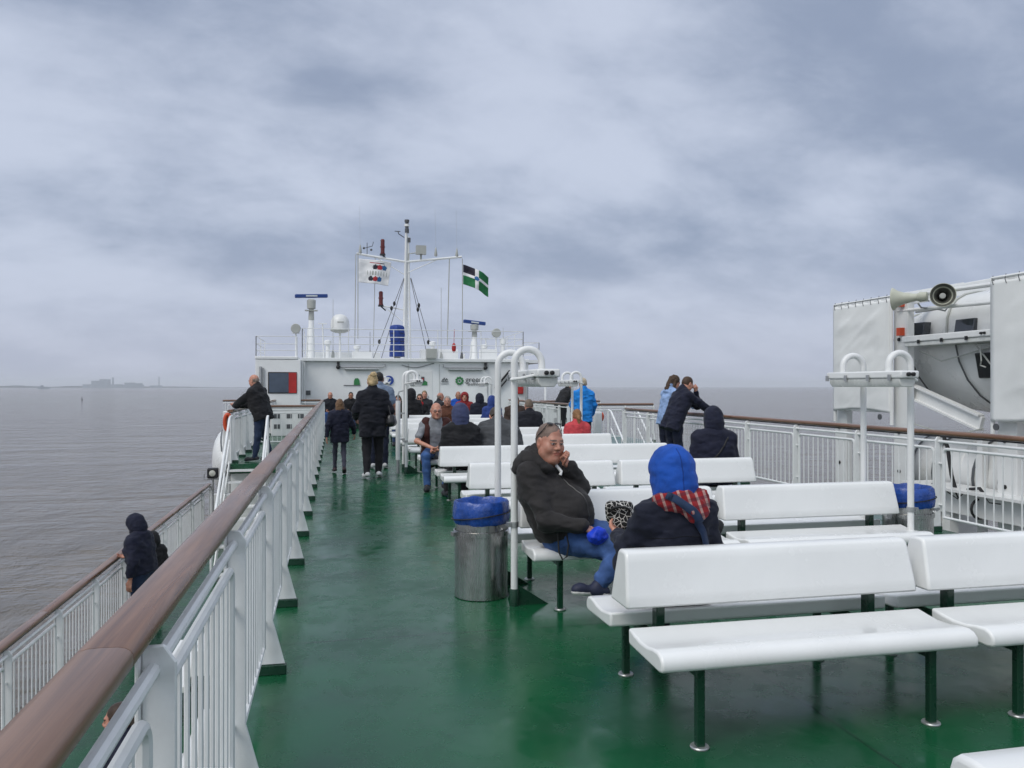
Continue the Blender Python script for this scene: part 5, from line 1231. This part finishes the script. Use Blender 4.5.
            if hair == 'bun': s.ell(to_h((0.01, -.075, .115)), np.array((.058, .055, .048))*hs, .018, r); s.ell(to_h((-.02, -.10, -.03)), np.array((.05, .04, .04))*hs, .03, r)
            if hair == 'tail': s.cap(to_h((0, -.10, .02)), to_h((0, -.14, -.05)), .030*hs, .034*hs, .02); s.cap(to_h((0, -.14, -.05)), to_h((0, -.125, -.20)), .034*hs, .018*hs, .02)
            s.ell(to_h((0, .105, -.002)), np.array((.070, .075, .092))*hs, .012, r, sub=True)
            if hair == 'short': s.ell(to_h((0, .045, -.045)), np.array((.12, .050, .060))*hs, .01, r, sub=True)
            if hair == 'short': s.cut(to_h((0, 0, -.035)), -u)
        V, Q = s.mesh(); a = .0035 if hair == 'short' else .012
        if len(V): np_mesh('hair', wrinkle(wrinkle(V, a*sc, 30, sd), a*.5, 80, sd), Q, [hc_m], None, t)
    if glasses:
        b = MB(); 
        for q in (-1, 1):
            b.tube([to_h((q*.034+.022*math.cos(a), .104, .0+.017*math.sin(a))) for a in [2*math.pi*i/14 for i in range(14)]], .0022*hs, 5, closed=True)
            b.tube([to_h((q*.056, .102, .003)), to_h((q*.082, .0, .006))], .002*hs, 5)
            if glasses == 'dark': b.add([to_h((q*.034+.022*math.cos(a), .1035, .017*math.sin(a))) for a in [2*math.pi*i/14 for i in range(14)]], [tuple(range(14))])
        b.tube([to_h((-.012, .106, .003)), to_h((.012, .106, .003))], .002*hs, 5); b.build('glasses', 'black_plastic', t)
    if extra: extra(t, J, to_h, sc)
    return t
# facing helper: rz turns local +Y; 0 = towards the bow, 180 = towards the camera
NAVY = ('navy', (0.008, 0.010, 0.022)); BLK = ('black', (0.010, 0.010, 0.011)); CHAR = ('charcoal', (0.024, 0.023, 0.024))
# ------------------------------------------------------------------ people in their places
from mathutils.bvhtree import BVHTree
def jmesh(t, name='jacket'):
    for o in KIDS.get(t.name, []):
        if o.name.split('.')[0] == name: return o
def drape(t, onto, pts, width, m, name, off=0.006, back=True, steps=26):
    """a flat strap laid over a garment; pts are (x, z) seen from behind"""
    ons = onto if isinstance(onto, list) else [onto]
    bvs = [BVHTree.FromPolygons([v.co[:] for v in q.data.vertices], [p.vertices[:] for p in q.data.polygons]) for q in ons]
    P = []
    for i in range(steps+1):
        q = i/steps*(len(pts)-1); k_ = min(int(q), len(pts)-2); fr = q-k_
        P.append((pts[k_][0]*(1-fr)+pts[k_+1][0]*fr, pts[k_][1]*(1-fr)+pts[k_+1][1]*fr))
    sg = -1 if back else 1; vs = []; lasty = sg*0.15
    for i, (x, z) in enumerate(P):
        a, c = P[max(0, i-1)], P[min(len(P)-1, i+1)]; tx, tz = c[0]-a[0], c[1]-a[1]; l = math.hypot(tx, tz) or 1; nx, nz = -tz/l, tx/l
        row = []
        for s_ in (-0.5, 0.5):
            xx, zz = x+nx*width*s_, z+nz*width*s_; hs_ = [h[0].y for h in (bv.ray_cast(Vector((xx, sg*1.5, zz)), Vector((0, -sg, 0))) for bv in bvs) if h[0] is not None]
            if hs_: lasty = min(hs_) if sg < 0 else max(hs_)
            row.append((xx, lasty+sg*off, zz))
        vs += row
    b = MB(); b.add(vs, [(2*i, 2*i+1, 2*i+3, 2*i+2) for i in range(len(P)-1)]); o = b.build(name, m, t, fix=False, angle=180)
    sd = o.modifiers.new('thick', 'SOLIDIFY'); sd.thickness = 0.006; sd.offset = 0
    return o
def P(**kw): return {k_: np.array(v, float) for k_, v in kw.items()}
# 1. man reclining on the end of the third row (axes of his frame: x to the picture's right, y away)
J = P(pel=(0, 0, .555), chest=(-.11, .0, .86), neck=(-.155, -.01, 1.085), shL=(-.02, .16, 1.03), shR=(-.235, -.135, 1.015), elL=(.16, .06, .875), elR=(-.11, -.30, .665), wrL=(.068, -.06, 1.03), wrR=(.15, -.315, .635),
      hpL=(.07, .06, .53), hpR=(.0, -.10, .525), knL=(.50, -.16, .545), knR=(.42, -.36, .475), anL=(.58, -.36, .10), anR=(.235, -.47, .250), toL=(.64, -.53, .035), toR=(.085, -.52, .245))
def man_extra(t, J, th, sc):
    b = MB()      # sunglasses pushed up on the head
    for q in (-1, 1):
        rg = [th((q*.030+.021*math.cos(a), .022-.016*math.sin(a), .128+.003*math.sin(a))) for a in [2*math.pi*i/14 for i in range(14)]]
        b.tube(rg, .0025, 6, closed=True); b.add(rg, [tuple(range(14))])
        b.tube([th((q*.050, .022, .124)), th((q*.077, .01, .080)), th((q*.086, -.03, .035)), th((q*.086, -.05, .01))], .0032, 6)
    b.build('sunglasses', 'black_plastic', t)
MAN_LOC = (1.625, 5.74, 0)
man = person('man in charcoal hooded jacket and jeans reclining, hand on cheek', MAN_LOC, -PSI, J, 1.0, 'charcoal_fleece', (0.026, 0.024, 0.024), 'jeans_lit', (0.042, 0.09, 0.235), shoec=(0.02, 0.024, 0.05), skinc='ruddy', hair='short', hairc=(0.19, 0.135, 0.11),
       face=(0.52, -0.85, -0.10), up=(0.06, 0, 1), bulk=1.20, belly=0.215, headkind='heavy', hands=('fist', 'grip'), handdir=((-.50, -.25, .80), (.8, -.05, -.35)), thumb=((-.5, -.7, -.3), (.2, .9, .4)), vox=0.0095, headsc=1.10, hem=0.015, wrk=0.85, extra=man_extra, slim_legs=1.16, sole=(0.6, 0.6, 0.58), legcut=0.05, wr=1.1, hd=np.array((.085, -.035, .125)))
# hood lying on his shoulders, zip and neckline
s = SDF((-.45, -.35, .85), (.15, .35, 1.25), 0.010)
s.cap((-.23, -.07, 1.085), (-.20, .10, 1.10), .070, .070, .05); s.cap((-.20, .10, 1.10), (-.06, .13, 1.06), .060, .040, .04); s.cap((-.23, -.07, 1.085), (-.09, -.14, 1.03), .062, .038, .04); s.ell((-.28, .02, 1.03), (.07, .12, .08), .05)
V, Q = s.mesh(); np_mesh('lowered_hood', wrinkle(wrinkle(V, .014, 12, 3.3), .006, 30, 5), Q, [cloth('charcoal_fleece', (0.026, 0.024, 0.024))], None, man)
b = MB(); b.tube([(-.035, -.085, 1.055), (.01, -.10, 1.00), (.0, -.11, .975)], .012, 6); b.build('shirt_collar', 'flag_white', man)
b = MB(); pts = []
jm = jmesh(man); bv = BVHTree.FromPolygons([v.co[:] for v in jm.data.vertices], [p.vertices[:] for p in jm.data.polygons])
dv = Vector((.80, -.60, 0)).normalized(); pl = []
for i in range(24):
    z = 1.02-0.44*i/23; h = bv.ray_cast(Vector((-.08, 0, z))+dv*1.2, -dv)
    if h[0] is not None: pl.append(h[0]+dv*0.002)
if len(pl) > 3: b.tube(pl, .005, 6); b.build('zip', 'black_plastic', man)
# 2. person in the blue hood
J = base_sit(4)
J.update(P(elL=(-.27, .10, .76), wrL=(-.20, .36, .79), elR=(.25, .02, .76), wrR=(.14, .24, .68), shL=(-.195, 0, .99), shR=(.18, -.01, 1.0), knL=(-.13, .42, .60), anL=(.40, .40, .66), toL=(.53, .43, .80), knR=(.14, .44, .50)))
hw = person('person in a bright blue hood and navy coat seated with back turned', (1.835, 4.13, 0), R(4), J, .955, 'navy_coat', (0.010, 0.012, 0.024), 'navy_trousers', (0.012, 0.014, 0.025), shoec=(0.012, 0.012, 0.013), hair=None, hood=1.13, hoodc=('hood_blue', (0.010, 0.072, 0.37)), vox=0.0105, bulk=1.02, hem=0.12, headsc=1.06, wrk=1.3, face=(-0.05, 1, -0.12), headkind='woman')
s = SDF((-.30, -.30, .85), (.32, .25, 1.22), 0.009)
s.cap((-.11, -.045, 1.005), (.0, -.09, .995), .042, .06, .04); s.cap((.0, -.085, .995), (.105, -.05, .99), .06, .06, .04); s.cap((.105, -.05, .99), (.11, .07, .98), .055, .05, .04); s.ell((.055, -.125, .95), (.062, .045, .065), .04)
V, Q = s.mesh(); np_mesh('scarf', wrinkle(wrinkle(V, .018, 14, 9), .008, 34, 1), Q, [cloth('red_plaid', (0.27, 0.018, 0.022), 0.9, 'plaid')], None, hw)
drape(hw, [jmesh(hw), jmesh(hw, 'scarf')], [(.165, .55), (.15, .70), (.10, .84), (.02, .95), (-.07, 1.02), (-.11, 1.04)], .042, cloth('strap_blue', (0.025, 0.045, 0.10)), 'bag_strap', off=.012)
def seam_line(t, onto, pts, r, m, name):
    bv = BVHTree.FromPolygons([v.co[:] for v in onto.data.vertices], [p.vertices[:] for p in onto.data.polygons]); out = []
    for i in range(41):
        q = i/40*(len(pts)-1); k_ = min(int(q), len(pts)-2); fr = q-k_
        h = bv.ray_cast(Vector((pts[k_][0]*(1-fr)+pts[k_+1][0]*fr, -1.5, pts[k_][1]*(1-fr)+pts[k_+1][1]*fr)), Vector((0, 1, 0)))
        if h[0] is not None: out.append(h[0])
    if len(out) > 3: b = MB(); b.tube(out, r, 6); b.build(name, m, t)
hm_ = jmesh(hw, 'hood')
seam_line(hw, hm_, [(-.012, 1.28), (-.012, 1.02)], .0032, cloth('hood_seam', (0.006, 0.04, 0.22)), 'hood_seam')
seam_line(hw, jmesh(hw), [(-.20, .80), (0, .815), (.19, .80)], .003, cloth('navy_seam', (0.004, 0.005, 0.010)), 'coat_seam')
b = MB(); b.box((.155, -.16, .62), (.06, .02, .05)); b.build('strap_buckle', 'black_plastic', hw, smooth=False, bevel=0.004)
# 3. maroon vest
J = base_sit(14); J.update(P(elR=(.30, .22, .72), wrR=(.05, .40, .62), elL=(-.26, .12, .74), wrL=(-.02, .36, .60), knR=(.17, .42, .50), knL=(-.22, .40, .50), anR=(.15, .50, .085), toR=(.17, .70, .035)))
person('bald man with glasses in grey shirt and maroon vest seated facing the viewer', (1.60, 12.98, 0), R(176), J, 1.04, 'grey_shirt', (0.23, 0.24, 0.26), 'jeans_blue', (0.035, 0.085, 0.22), skinc='light', hair='bald', hairc=(0.3, 0.28, 0.26), face=(-.1, 1, -0.05), sleeves='short', glasses=True, vest=('maroon', (0.055, 0.018, 0.016)), hands=('grip', 'grip'), shoec=(0.015, 0.016, 0.02))
# 4..  seated, mostly from behind
person('person in a blue grey knitted hood and black coat seen from behind', (1.74, 11.22, 0), 0, base_sit(4), 1.03, 'black_coat', (0.013, 0.013, 0.015), 'black_trousers', (0.015, 0.015, 0.018), hair=None, hood=1.12, hoodc=('bluegrey', (0.045, 0.055, 0.12)), bulk=1.18)
J = base_sit(34); person('broad person bent forward in a grey jacket behind the lamp stand posts', (2.33, 11.26, 0), 0, J, 1.1, 'grey_jacket', (0.055, 0.058, 0.062), bulk=1.5, face=(0, .75, -.65), hair='short')
person('man with short grey hair in a dark jacket seen from behind', (3.9, 16.03, 0), R(-4), base_sit(2), 1.03, 'dark_navy', (0.012, 0.013, 0.019), hair='short', hairc=(0.16, 0.12, 0.09), bulk=1.22)
person('girl with a light brown ponytail in a red jacket seen from behind', (4.2, 13.66, 0), 0, base_sit(2), .92, 'red_jacket', (0.50, 0.06, 0.07), hair='tail', hairc=(0.25, 0.13, 0.06), headkind='woman', bulk=1.12)
t6 = person('person in a navy hooded jacket seated near the right railing', (4.40, 8.80, 0), R(-6), base_sit(3), 1.04, 'navy', (0.010, 0.012, 0.028), hair=None, hood=1.0, bulk=1.20)
drape(t6, jmesh(t6), [(-.17, .66), (0, .84), (.13, 1.02)], .018, 'black_rubber', 'bag_strap', off=.006)
# right railing: the couple
J = base_stand(24); J.update(P(elR=(.17, .60, 1.10), wrR=(.05, .72, 1.10), elL=(-.18, .62, 1.16), wrL=(-.07, .50, 1.40)))
person('person in a navy jacket leaning on the right railing with hand to face', (6.02, 13.65, 0), R(-80), J, 1.08, 'navy', (0.010, 0.012, 0.028), 'jeans_dark', (0.012, 0.016, 0.035), hair='short', hairc=(0.07, 0.04, 0.025), face=(-.1, .9, -.45), bulk=1.13, hem=.20, hands=('fist', 'relaxed'))
J = base_stand(13); J.update(P(elR=(.2, .45, 1.16), wrR=(.08, .60, 1.15), elL=(-.2, .45, 1.16), wrL=(-.06, .60, 1.16)))
person('person in a pale blue jacket with dark hair behind the leaning person', (6.28, 14.6, 0), R(-80), J, 1.08, 'pale_blue', (0.25, 0.36, 0.58), 'jeans_dark', (0.012, 0.016, 0.035), hair='bob', hairc=(0.06, 0.035, 0.02), face=(0, .9, -.4), headkind='woman', hem=.15)
# standing woman in bright blue
J = base_stand(2); J.update(P(elL=(-.24, .10, 1.14), wrL=(-.14, .30, 1.08), elR=(.25, .04, 1.13), wrR=(.22, .18, .93)))
person('woman with fair hair in a bright blue jacket standing by the railing', (5.55, 17.6, 0), R(-12), J, 1.05, 'bright_blue', (0.015, 0.21, 0.62), 'jeans_dark', (0.012, 0.016, 0.035), hair='short', hairc=(0.50, 0.42, 0.30), headkind='woman', bulk=1.05, hem=.18, headsc=1.0)
# starboard bay
J = base_stand(36); J.update(P(elR=(.2, .62, 1.13), wrR=(.06, .74, 1.13), elL=(-.2, .62, 1.13), wrL=(-.05, .74, 1.13)))
person('man in black bent over the far starboard railing', (7.55, 26.45, 0), R(-62), J, 1.1, 'black_coat', (0.013, 0.013, 0.015), 'black_trousers', (0.015, 0.015, 0.018), hair='bald', face=(0, .9, -.4), skinc='ruddy', bulk=1.2)
J = base_stand(30); J.update(P(elR=(.2, .58, 1.13), wrR=(.06, .70, 1.13), elL=(-.2, .58, 1.13), wrL=(-.05, .70, 1.13)))
person('person in a dark violet jacket beside the man in black', (8.35, 26.7, 0), R(-20), J, .98, 'violet', (0.045, 0.045, 0.15), hair='short', bulk=1.1, face=(0, .9, -.4))
# walkway
J = base_stand(1); J.update(P(knL=(-.10, .14, .51), anL=(-.10, .20, .10), toL=(-.11, .37, .05), knR=(.09, .04, .50), anR=(.09, -.20, .13), toR=(.10, -.05, .04), elR=(.29, .03, 1.13), wrR=(.34, .16, .92), elL=(-.27, -.10, 1.14), wrL=(-.30, -.14, .88)))
person('girl with long brown hair, navy jacket and grey leggings walking away', (.10, 15.25, 0), R(3), J, .80, 'navy', (0.010, 0.012, 0.028), 'leggings', (0.065, 0.065, 0.09), shoec=(0.05, 0.03, 0.035), hair='long', hairc=(0.15, 0.085, 0.045), headkind='woman', bulk=1.12, hem=.22, slim_legs=.78)
J = base_stand(2); J.update(P(knL=(-.10, .02, .50), anL=(-.10, -.09, .10), toL=(-.13, .08, .04), knR=(.11, .10, .50), anR=(.11, .10, .09), toR=(.14, .27, .035), elL=(-.28, .0, 1.13), wrL=(-.26, .20, 1.0), elR=(.29, -.02, 1.13), wrR=(.27, .16, .96)))
wm = person('woman with a blonde bun, black jacket and white trainers walking away', (.66, 14.35, 0), R(2), J, 1.06, 'black_navy', (0.009, 0.010, 0.016), 'black_trousers', (0.010, 0.010, 0.012), shoec=(0.62, 0.62, 0.62), hair='bun', hairc=(0.50, 0.37, 0.20), headkind='woman', bulk=1.17, hem=.26, slim_legs=1.04)
J = base_stand(3); J.update(P(elR=(.27, .03, 1.14), wrR=(.30, .12, .92)))
person('tall man in a grey blue shirt walking ahead of the blonde woman', (.86, 16.0, 0), R(0), J, 1.10, 'greyblue_shirt', (0.17, 0.22, 0.31), 'jeans_dark', (0.012, 0.016, 0.035), shoec=(0.6, 0.6, 0.6), hair='short', hairc=(0.02, 0.018, 0.015), sleeves='short', bulk=1.2, hem=.16)
# by the wall and in the far rows
person('man with white hair in a dark jacket seated at the house wall', (-.15, 31.35, .02), R(180), base_sit(3), 1.05, 'dark_navy', (0.012, 0.013, 0.019), 'jeans_mid', (0.030, 0.068, 0.185), hair='bald', hairc=(0.4, 0.38, 0.35), glasses=True, bulk=1.15)
person('person in black with an orange trim seated at the house wall', (.62, 31.35, .02), R(180), base_sit(6), 1.05, 'black_coat', (0.013, 0.013, 0.015), hair='short', hairc=(0.02, 0.016, 0.014), skinc='tan', bulk=1.1)
person('dark haired person facing the viewer right of the blonde woman', (1.72, 22.5, 0), R(180), base_sit(6), 1.04, 'brown_dark', (0.035, 0.025, 0.02), hair='bob', hairc=(0.05, 0.03, 0.02), headkind='woman')
person('big person in a black hood behind the middle left lamp stand', (2.15, 23.2, 0), R(0), base_sit(-2), 1.16, 'black_coat', (0.013, 0.013, 0.015), hair=None, hood=1.15, bulk=1.2)
def redscarf(t, J, th, sc):
    s = SDF(J['neck']-.2, J['neck']+.2, .012); s.cap(J['neck']+(-.05, .05, -.02), J['neck']+(.05, .05, -.02), .07, .07, .04); s.ell(J['neck']+(.0, .11, -.09), (.07, .04, .09), .04)
    V, Q = s.mesh(); np_mesh('scarf', wrinkle(V, .012, 20), Q, [cloth('scarf_red', (0.45, 0.02, 0.025))], None, t)
person('woman in dark glasses with a bright red scarf', (2.58, 24.9, 0), R(172), base_sit(3), 1.05, 'black_coat', (0.013, 0.013, 0.015), hair='bob', hairc=(0.07, 0.05, 0.03), headkind='woman', glasses='dark', extra=redscarf)
person('balding man in a dark jacket facing right in the far rows', (3.2, 25.56, 0), R(-70), base_sit(10), 1.08, 'dark_grey', (0.022, 0.023, 0.027), hair='bald', hairc=(0.2, 0.17, 0.14), skinc='ruddy', bulk=1.15)
person('person with sandy hair beside the balding man in the far rows', (2.98, 27.2, 0), R(170), base_sit(4), 1.12, 'dark_grey2', (0.03, 0.03, 0.035), hair='short', hairc=(0.22, 0.16, 0.09))
person('grey haired person in a rust brown jacket facing the viewer', (2.78, 20.12, 0), R(170), base_sit(6), 1.05, 'rust', (0.10, 0.038, 0.022), hair='short', hairc=(0.30, 0.27, 0.24), skinc='ruddy', bulk=1.1)
person('man in a bright blue jacket seated facing the viewer near the wall', (4.12, 27.25, 0), R(180), base_sit(8), 1.10, 'royal_blue', (0.012, 0.085, 0.42), hair='bald', hairc=(0.3, 0.25, 0.2), skinc='tan', bulk=1.18)
person('person in a dark hooded coat before the person in red', (4.16, 23.2, 0), 0, base_sit(3), 1.06, 'navy_coat', (0.010, 0.012, 0.024), hair=None, hood=1.08, bulk=1.2)
person('person in a red hooded jacket in the far rows', (3.98, 24.9, 0), R(170), base_sit(4), 1.08, 'red_dark', (0.24, 0.02, 0.022), hair=None, hood=1.1, bulk=1.1)
person('person in a mid blue hooded jacket left of the near lamp posts', (4.06, 20.82, 0), 0, base_sit(3), 1.03, 'mid_blue', (0.025, 0.05, 0.20), hair=None, hood=1.06, bulk=1.05)
person('person in brown half hidden between the near lamp posts', (4.52, 20.12, 0), R(180), base_sit(3), 1.05, 'brown', (0.05, 0.032, 0.025), hair='bob', hairc=(0.05, 0.03, 0.02), skinc='tan', bulk=1.1)
# port bay
J = base_stand(16); J.update(P(elR=(.22, .42, 1.10), wrR=(.10, .58, 1.09), elL=(-.20, .44, 1.10), wrL=(-.05, .58, 1.09), knR=(.10, .0, .5), anR=(.12, -.1, .085), toR=(.13, .08, .035), anL=(-.10, .1, .085), toL=(-.12, .28, .035)))
person('bald man in a black jacket and jeans leaning on the port bay railing', (-1.52, 18.15, 0), R(62), J, 1.10, 'black_coat', (0.013, 0.013, 0.015), 'jeans_slate', (0.022, 0.036, 0.075), hair='bald', hairc=(0.28, 0.22, 0.18), face=(.05, .95, -.2), skinc='light', bulk=1.25, hem=.14, belly=.14)
# lower deck
J = base_stand(8); J.update(P(elL=(-.26, -.02, 1.12), wrL=(-.27, .02, .86), elR=(.24, .1, 1.14), wrR=(.12, .26, 1.12)))
lw = person('person in a navy hooded jacket and jeans on the lower port deck', (-2.62, 12.15, LOW_Z), R(70), J, 1.0, 'navy', (0.010, 0.012, 0.028), 'jeans_slate', (0.022, 0.036, 0.075), hair=None, hood=1.06, face=(.1, .9, -.35), bulk=1.28, hem=.05)
person('child in a dark hood beside the hooded person on the lower deck', (-2.64, 12.95, LOW_Z), R(40), base_stand(4), .77, 'black_coat', (0.013, 0.013, 0.015), 'black_trousers', (0.015, 0.015, 0.018), hair=None, hood=1.08, bulk=1.1)
pl_ = person('person seated on the lower deck below the near handrail wearing earphones', (-1.37, 6.14, LOW_Z), R(80), base_sit(10), .98, 'navy', (0.010, 0.012, 0.028), hair='short', hairc=(0.05, 0.03, 0.022), skinc='ruddy', bulk=1.1)
b = MB(); b.tube([(.09, -.02, 1.21), (.10, .02, 1.12), (.07, .10, 1.0), (.03, .16, .9)], .004, 5); b.build('earphone_cord', 'flag_white', pl_)
# ------------------------------------------------------------------ things they carry
def crumple(name, label, cat, loc, r, m, amp, sc, seed, squash=1.0, rz=0.0):
    t = thing(name, label, cat, loc, rz); s = SDF(-np.array(r)*1.6-.03, np.array(r)*1.6+.03, max(.006, min(r)/9)); s.ell((0, 0, 0), r, .01)
    V, Q = s.mesh(); V = wrinkle(wrinkle(V, amp, sc, seed), amp*.5, sc*2.7, seed); np_mesh('body', V, Q, [m], None, t); return t
def manpt(x, y, z):
    c_, s_ = math.cos(-PSI), math.sin(-PSI); return (MAN_LOC[0]+x*c_-y*s_, MAN_LOC[1]+x*s_+y*c_, z)
crumple('cloth_pouch', 'bright blue crumpled pouch in the reclining man\'s hand', 'pouch', manpt(.245, -.365, .585), (.078, .045, .062), cloth('pouch_blue', (0.010, 0.05, 0.55), 0.45), .018, 11, 2.0)
t = thing('wrist_strap', 'thin black camera strap hanging from the reclining man\'s pocket', 'strap', manpt(-.005, -.235, .40))
b = MB(); b.tube([(-.02, 0, .27), (-.03, -.03, .2), (-.025, -.05, .05), (.0, -.055, -.0), (.03, -.055, .02), (.045, -.05, .10), (.03, -.02, .22)], .006, 6); b.build('loop', 'black_rubber', t)
b = MB(); b.box((-.022, -.02, .23), (.03, .012, .10)); b.build('tab', 'black_rubber', t, smooth=False, bevel=.003)
t = thing('tote_bag', 'black and white patterned bag beside the blue hooded person', 'bag', (1.68, 4.60, .835), R(-15))
s = SDF((-.17, -.12, -.16), (.17, .12, .26), .009); s.ell((0, 0, .0), (.075, .05, .092), .02); s.cap((-.06, 0, .06), (.06, .02, .07), .035, .03, .04)
V, Q = s.mesh(); np_mesh('bag_body', wrinkle(V, .03, 11, 4), Q, [cloth('pattern_bw', (0.5, 0.5, 0.5), 0.8, 'pattern')], None, t)
b = MB(); b.tube(arc((0, -.03, .03), .06, 0.2, 2.9, 12, (1, 0, 0), (0, -.5, .6)), .008, 6); b.build('handle', 'black_rubber', t)
t = thing('handbag', 'black shoulder bag on the right hip of the blonde woman', 'bag', (.985, 14.35, 1.02), R(80))
s = SDF((-.25, -.15, -.2), (.25, .15, .25), .012); s.cap((-.10, 0, -.03), (.10, 0, -.03), .085, .085, .03); s.cap((-.09, 0, .04), (.09, 0, .04), .07, .07, .03)
V, Q = s.mesh(); np_mesh('bag_body', wrinkle(V, .014, 12, 4), Q, ['black_plastic'], None, t)
b = MB(); b.tube([(-.1, 0, .08), (-.07, .05, .3), (0, .09, .46), (.07, .05, .3), (.1, 0, .08)], .010, 6); b.build('handle', 'black_plastic', t)
t = crumple('rucksack', 'small dark bag lying on a bench seat left of the girl in red', 'bag', (3.6, 13.66, .58), (.16, .11, .14), cloth('black_coat', (0.013, 0.013, 0.015)), .02, 9, 3)
for o in list(bpy.data.objects):
    if o.type == 'MESH' and o.users_collection == (): bpy.data.objects.remove(o)
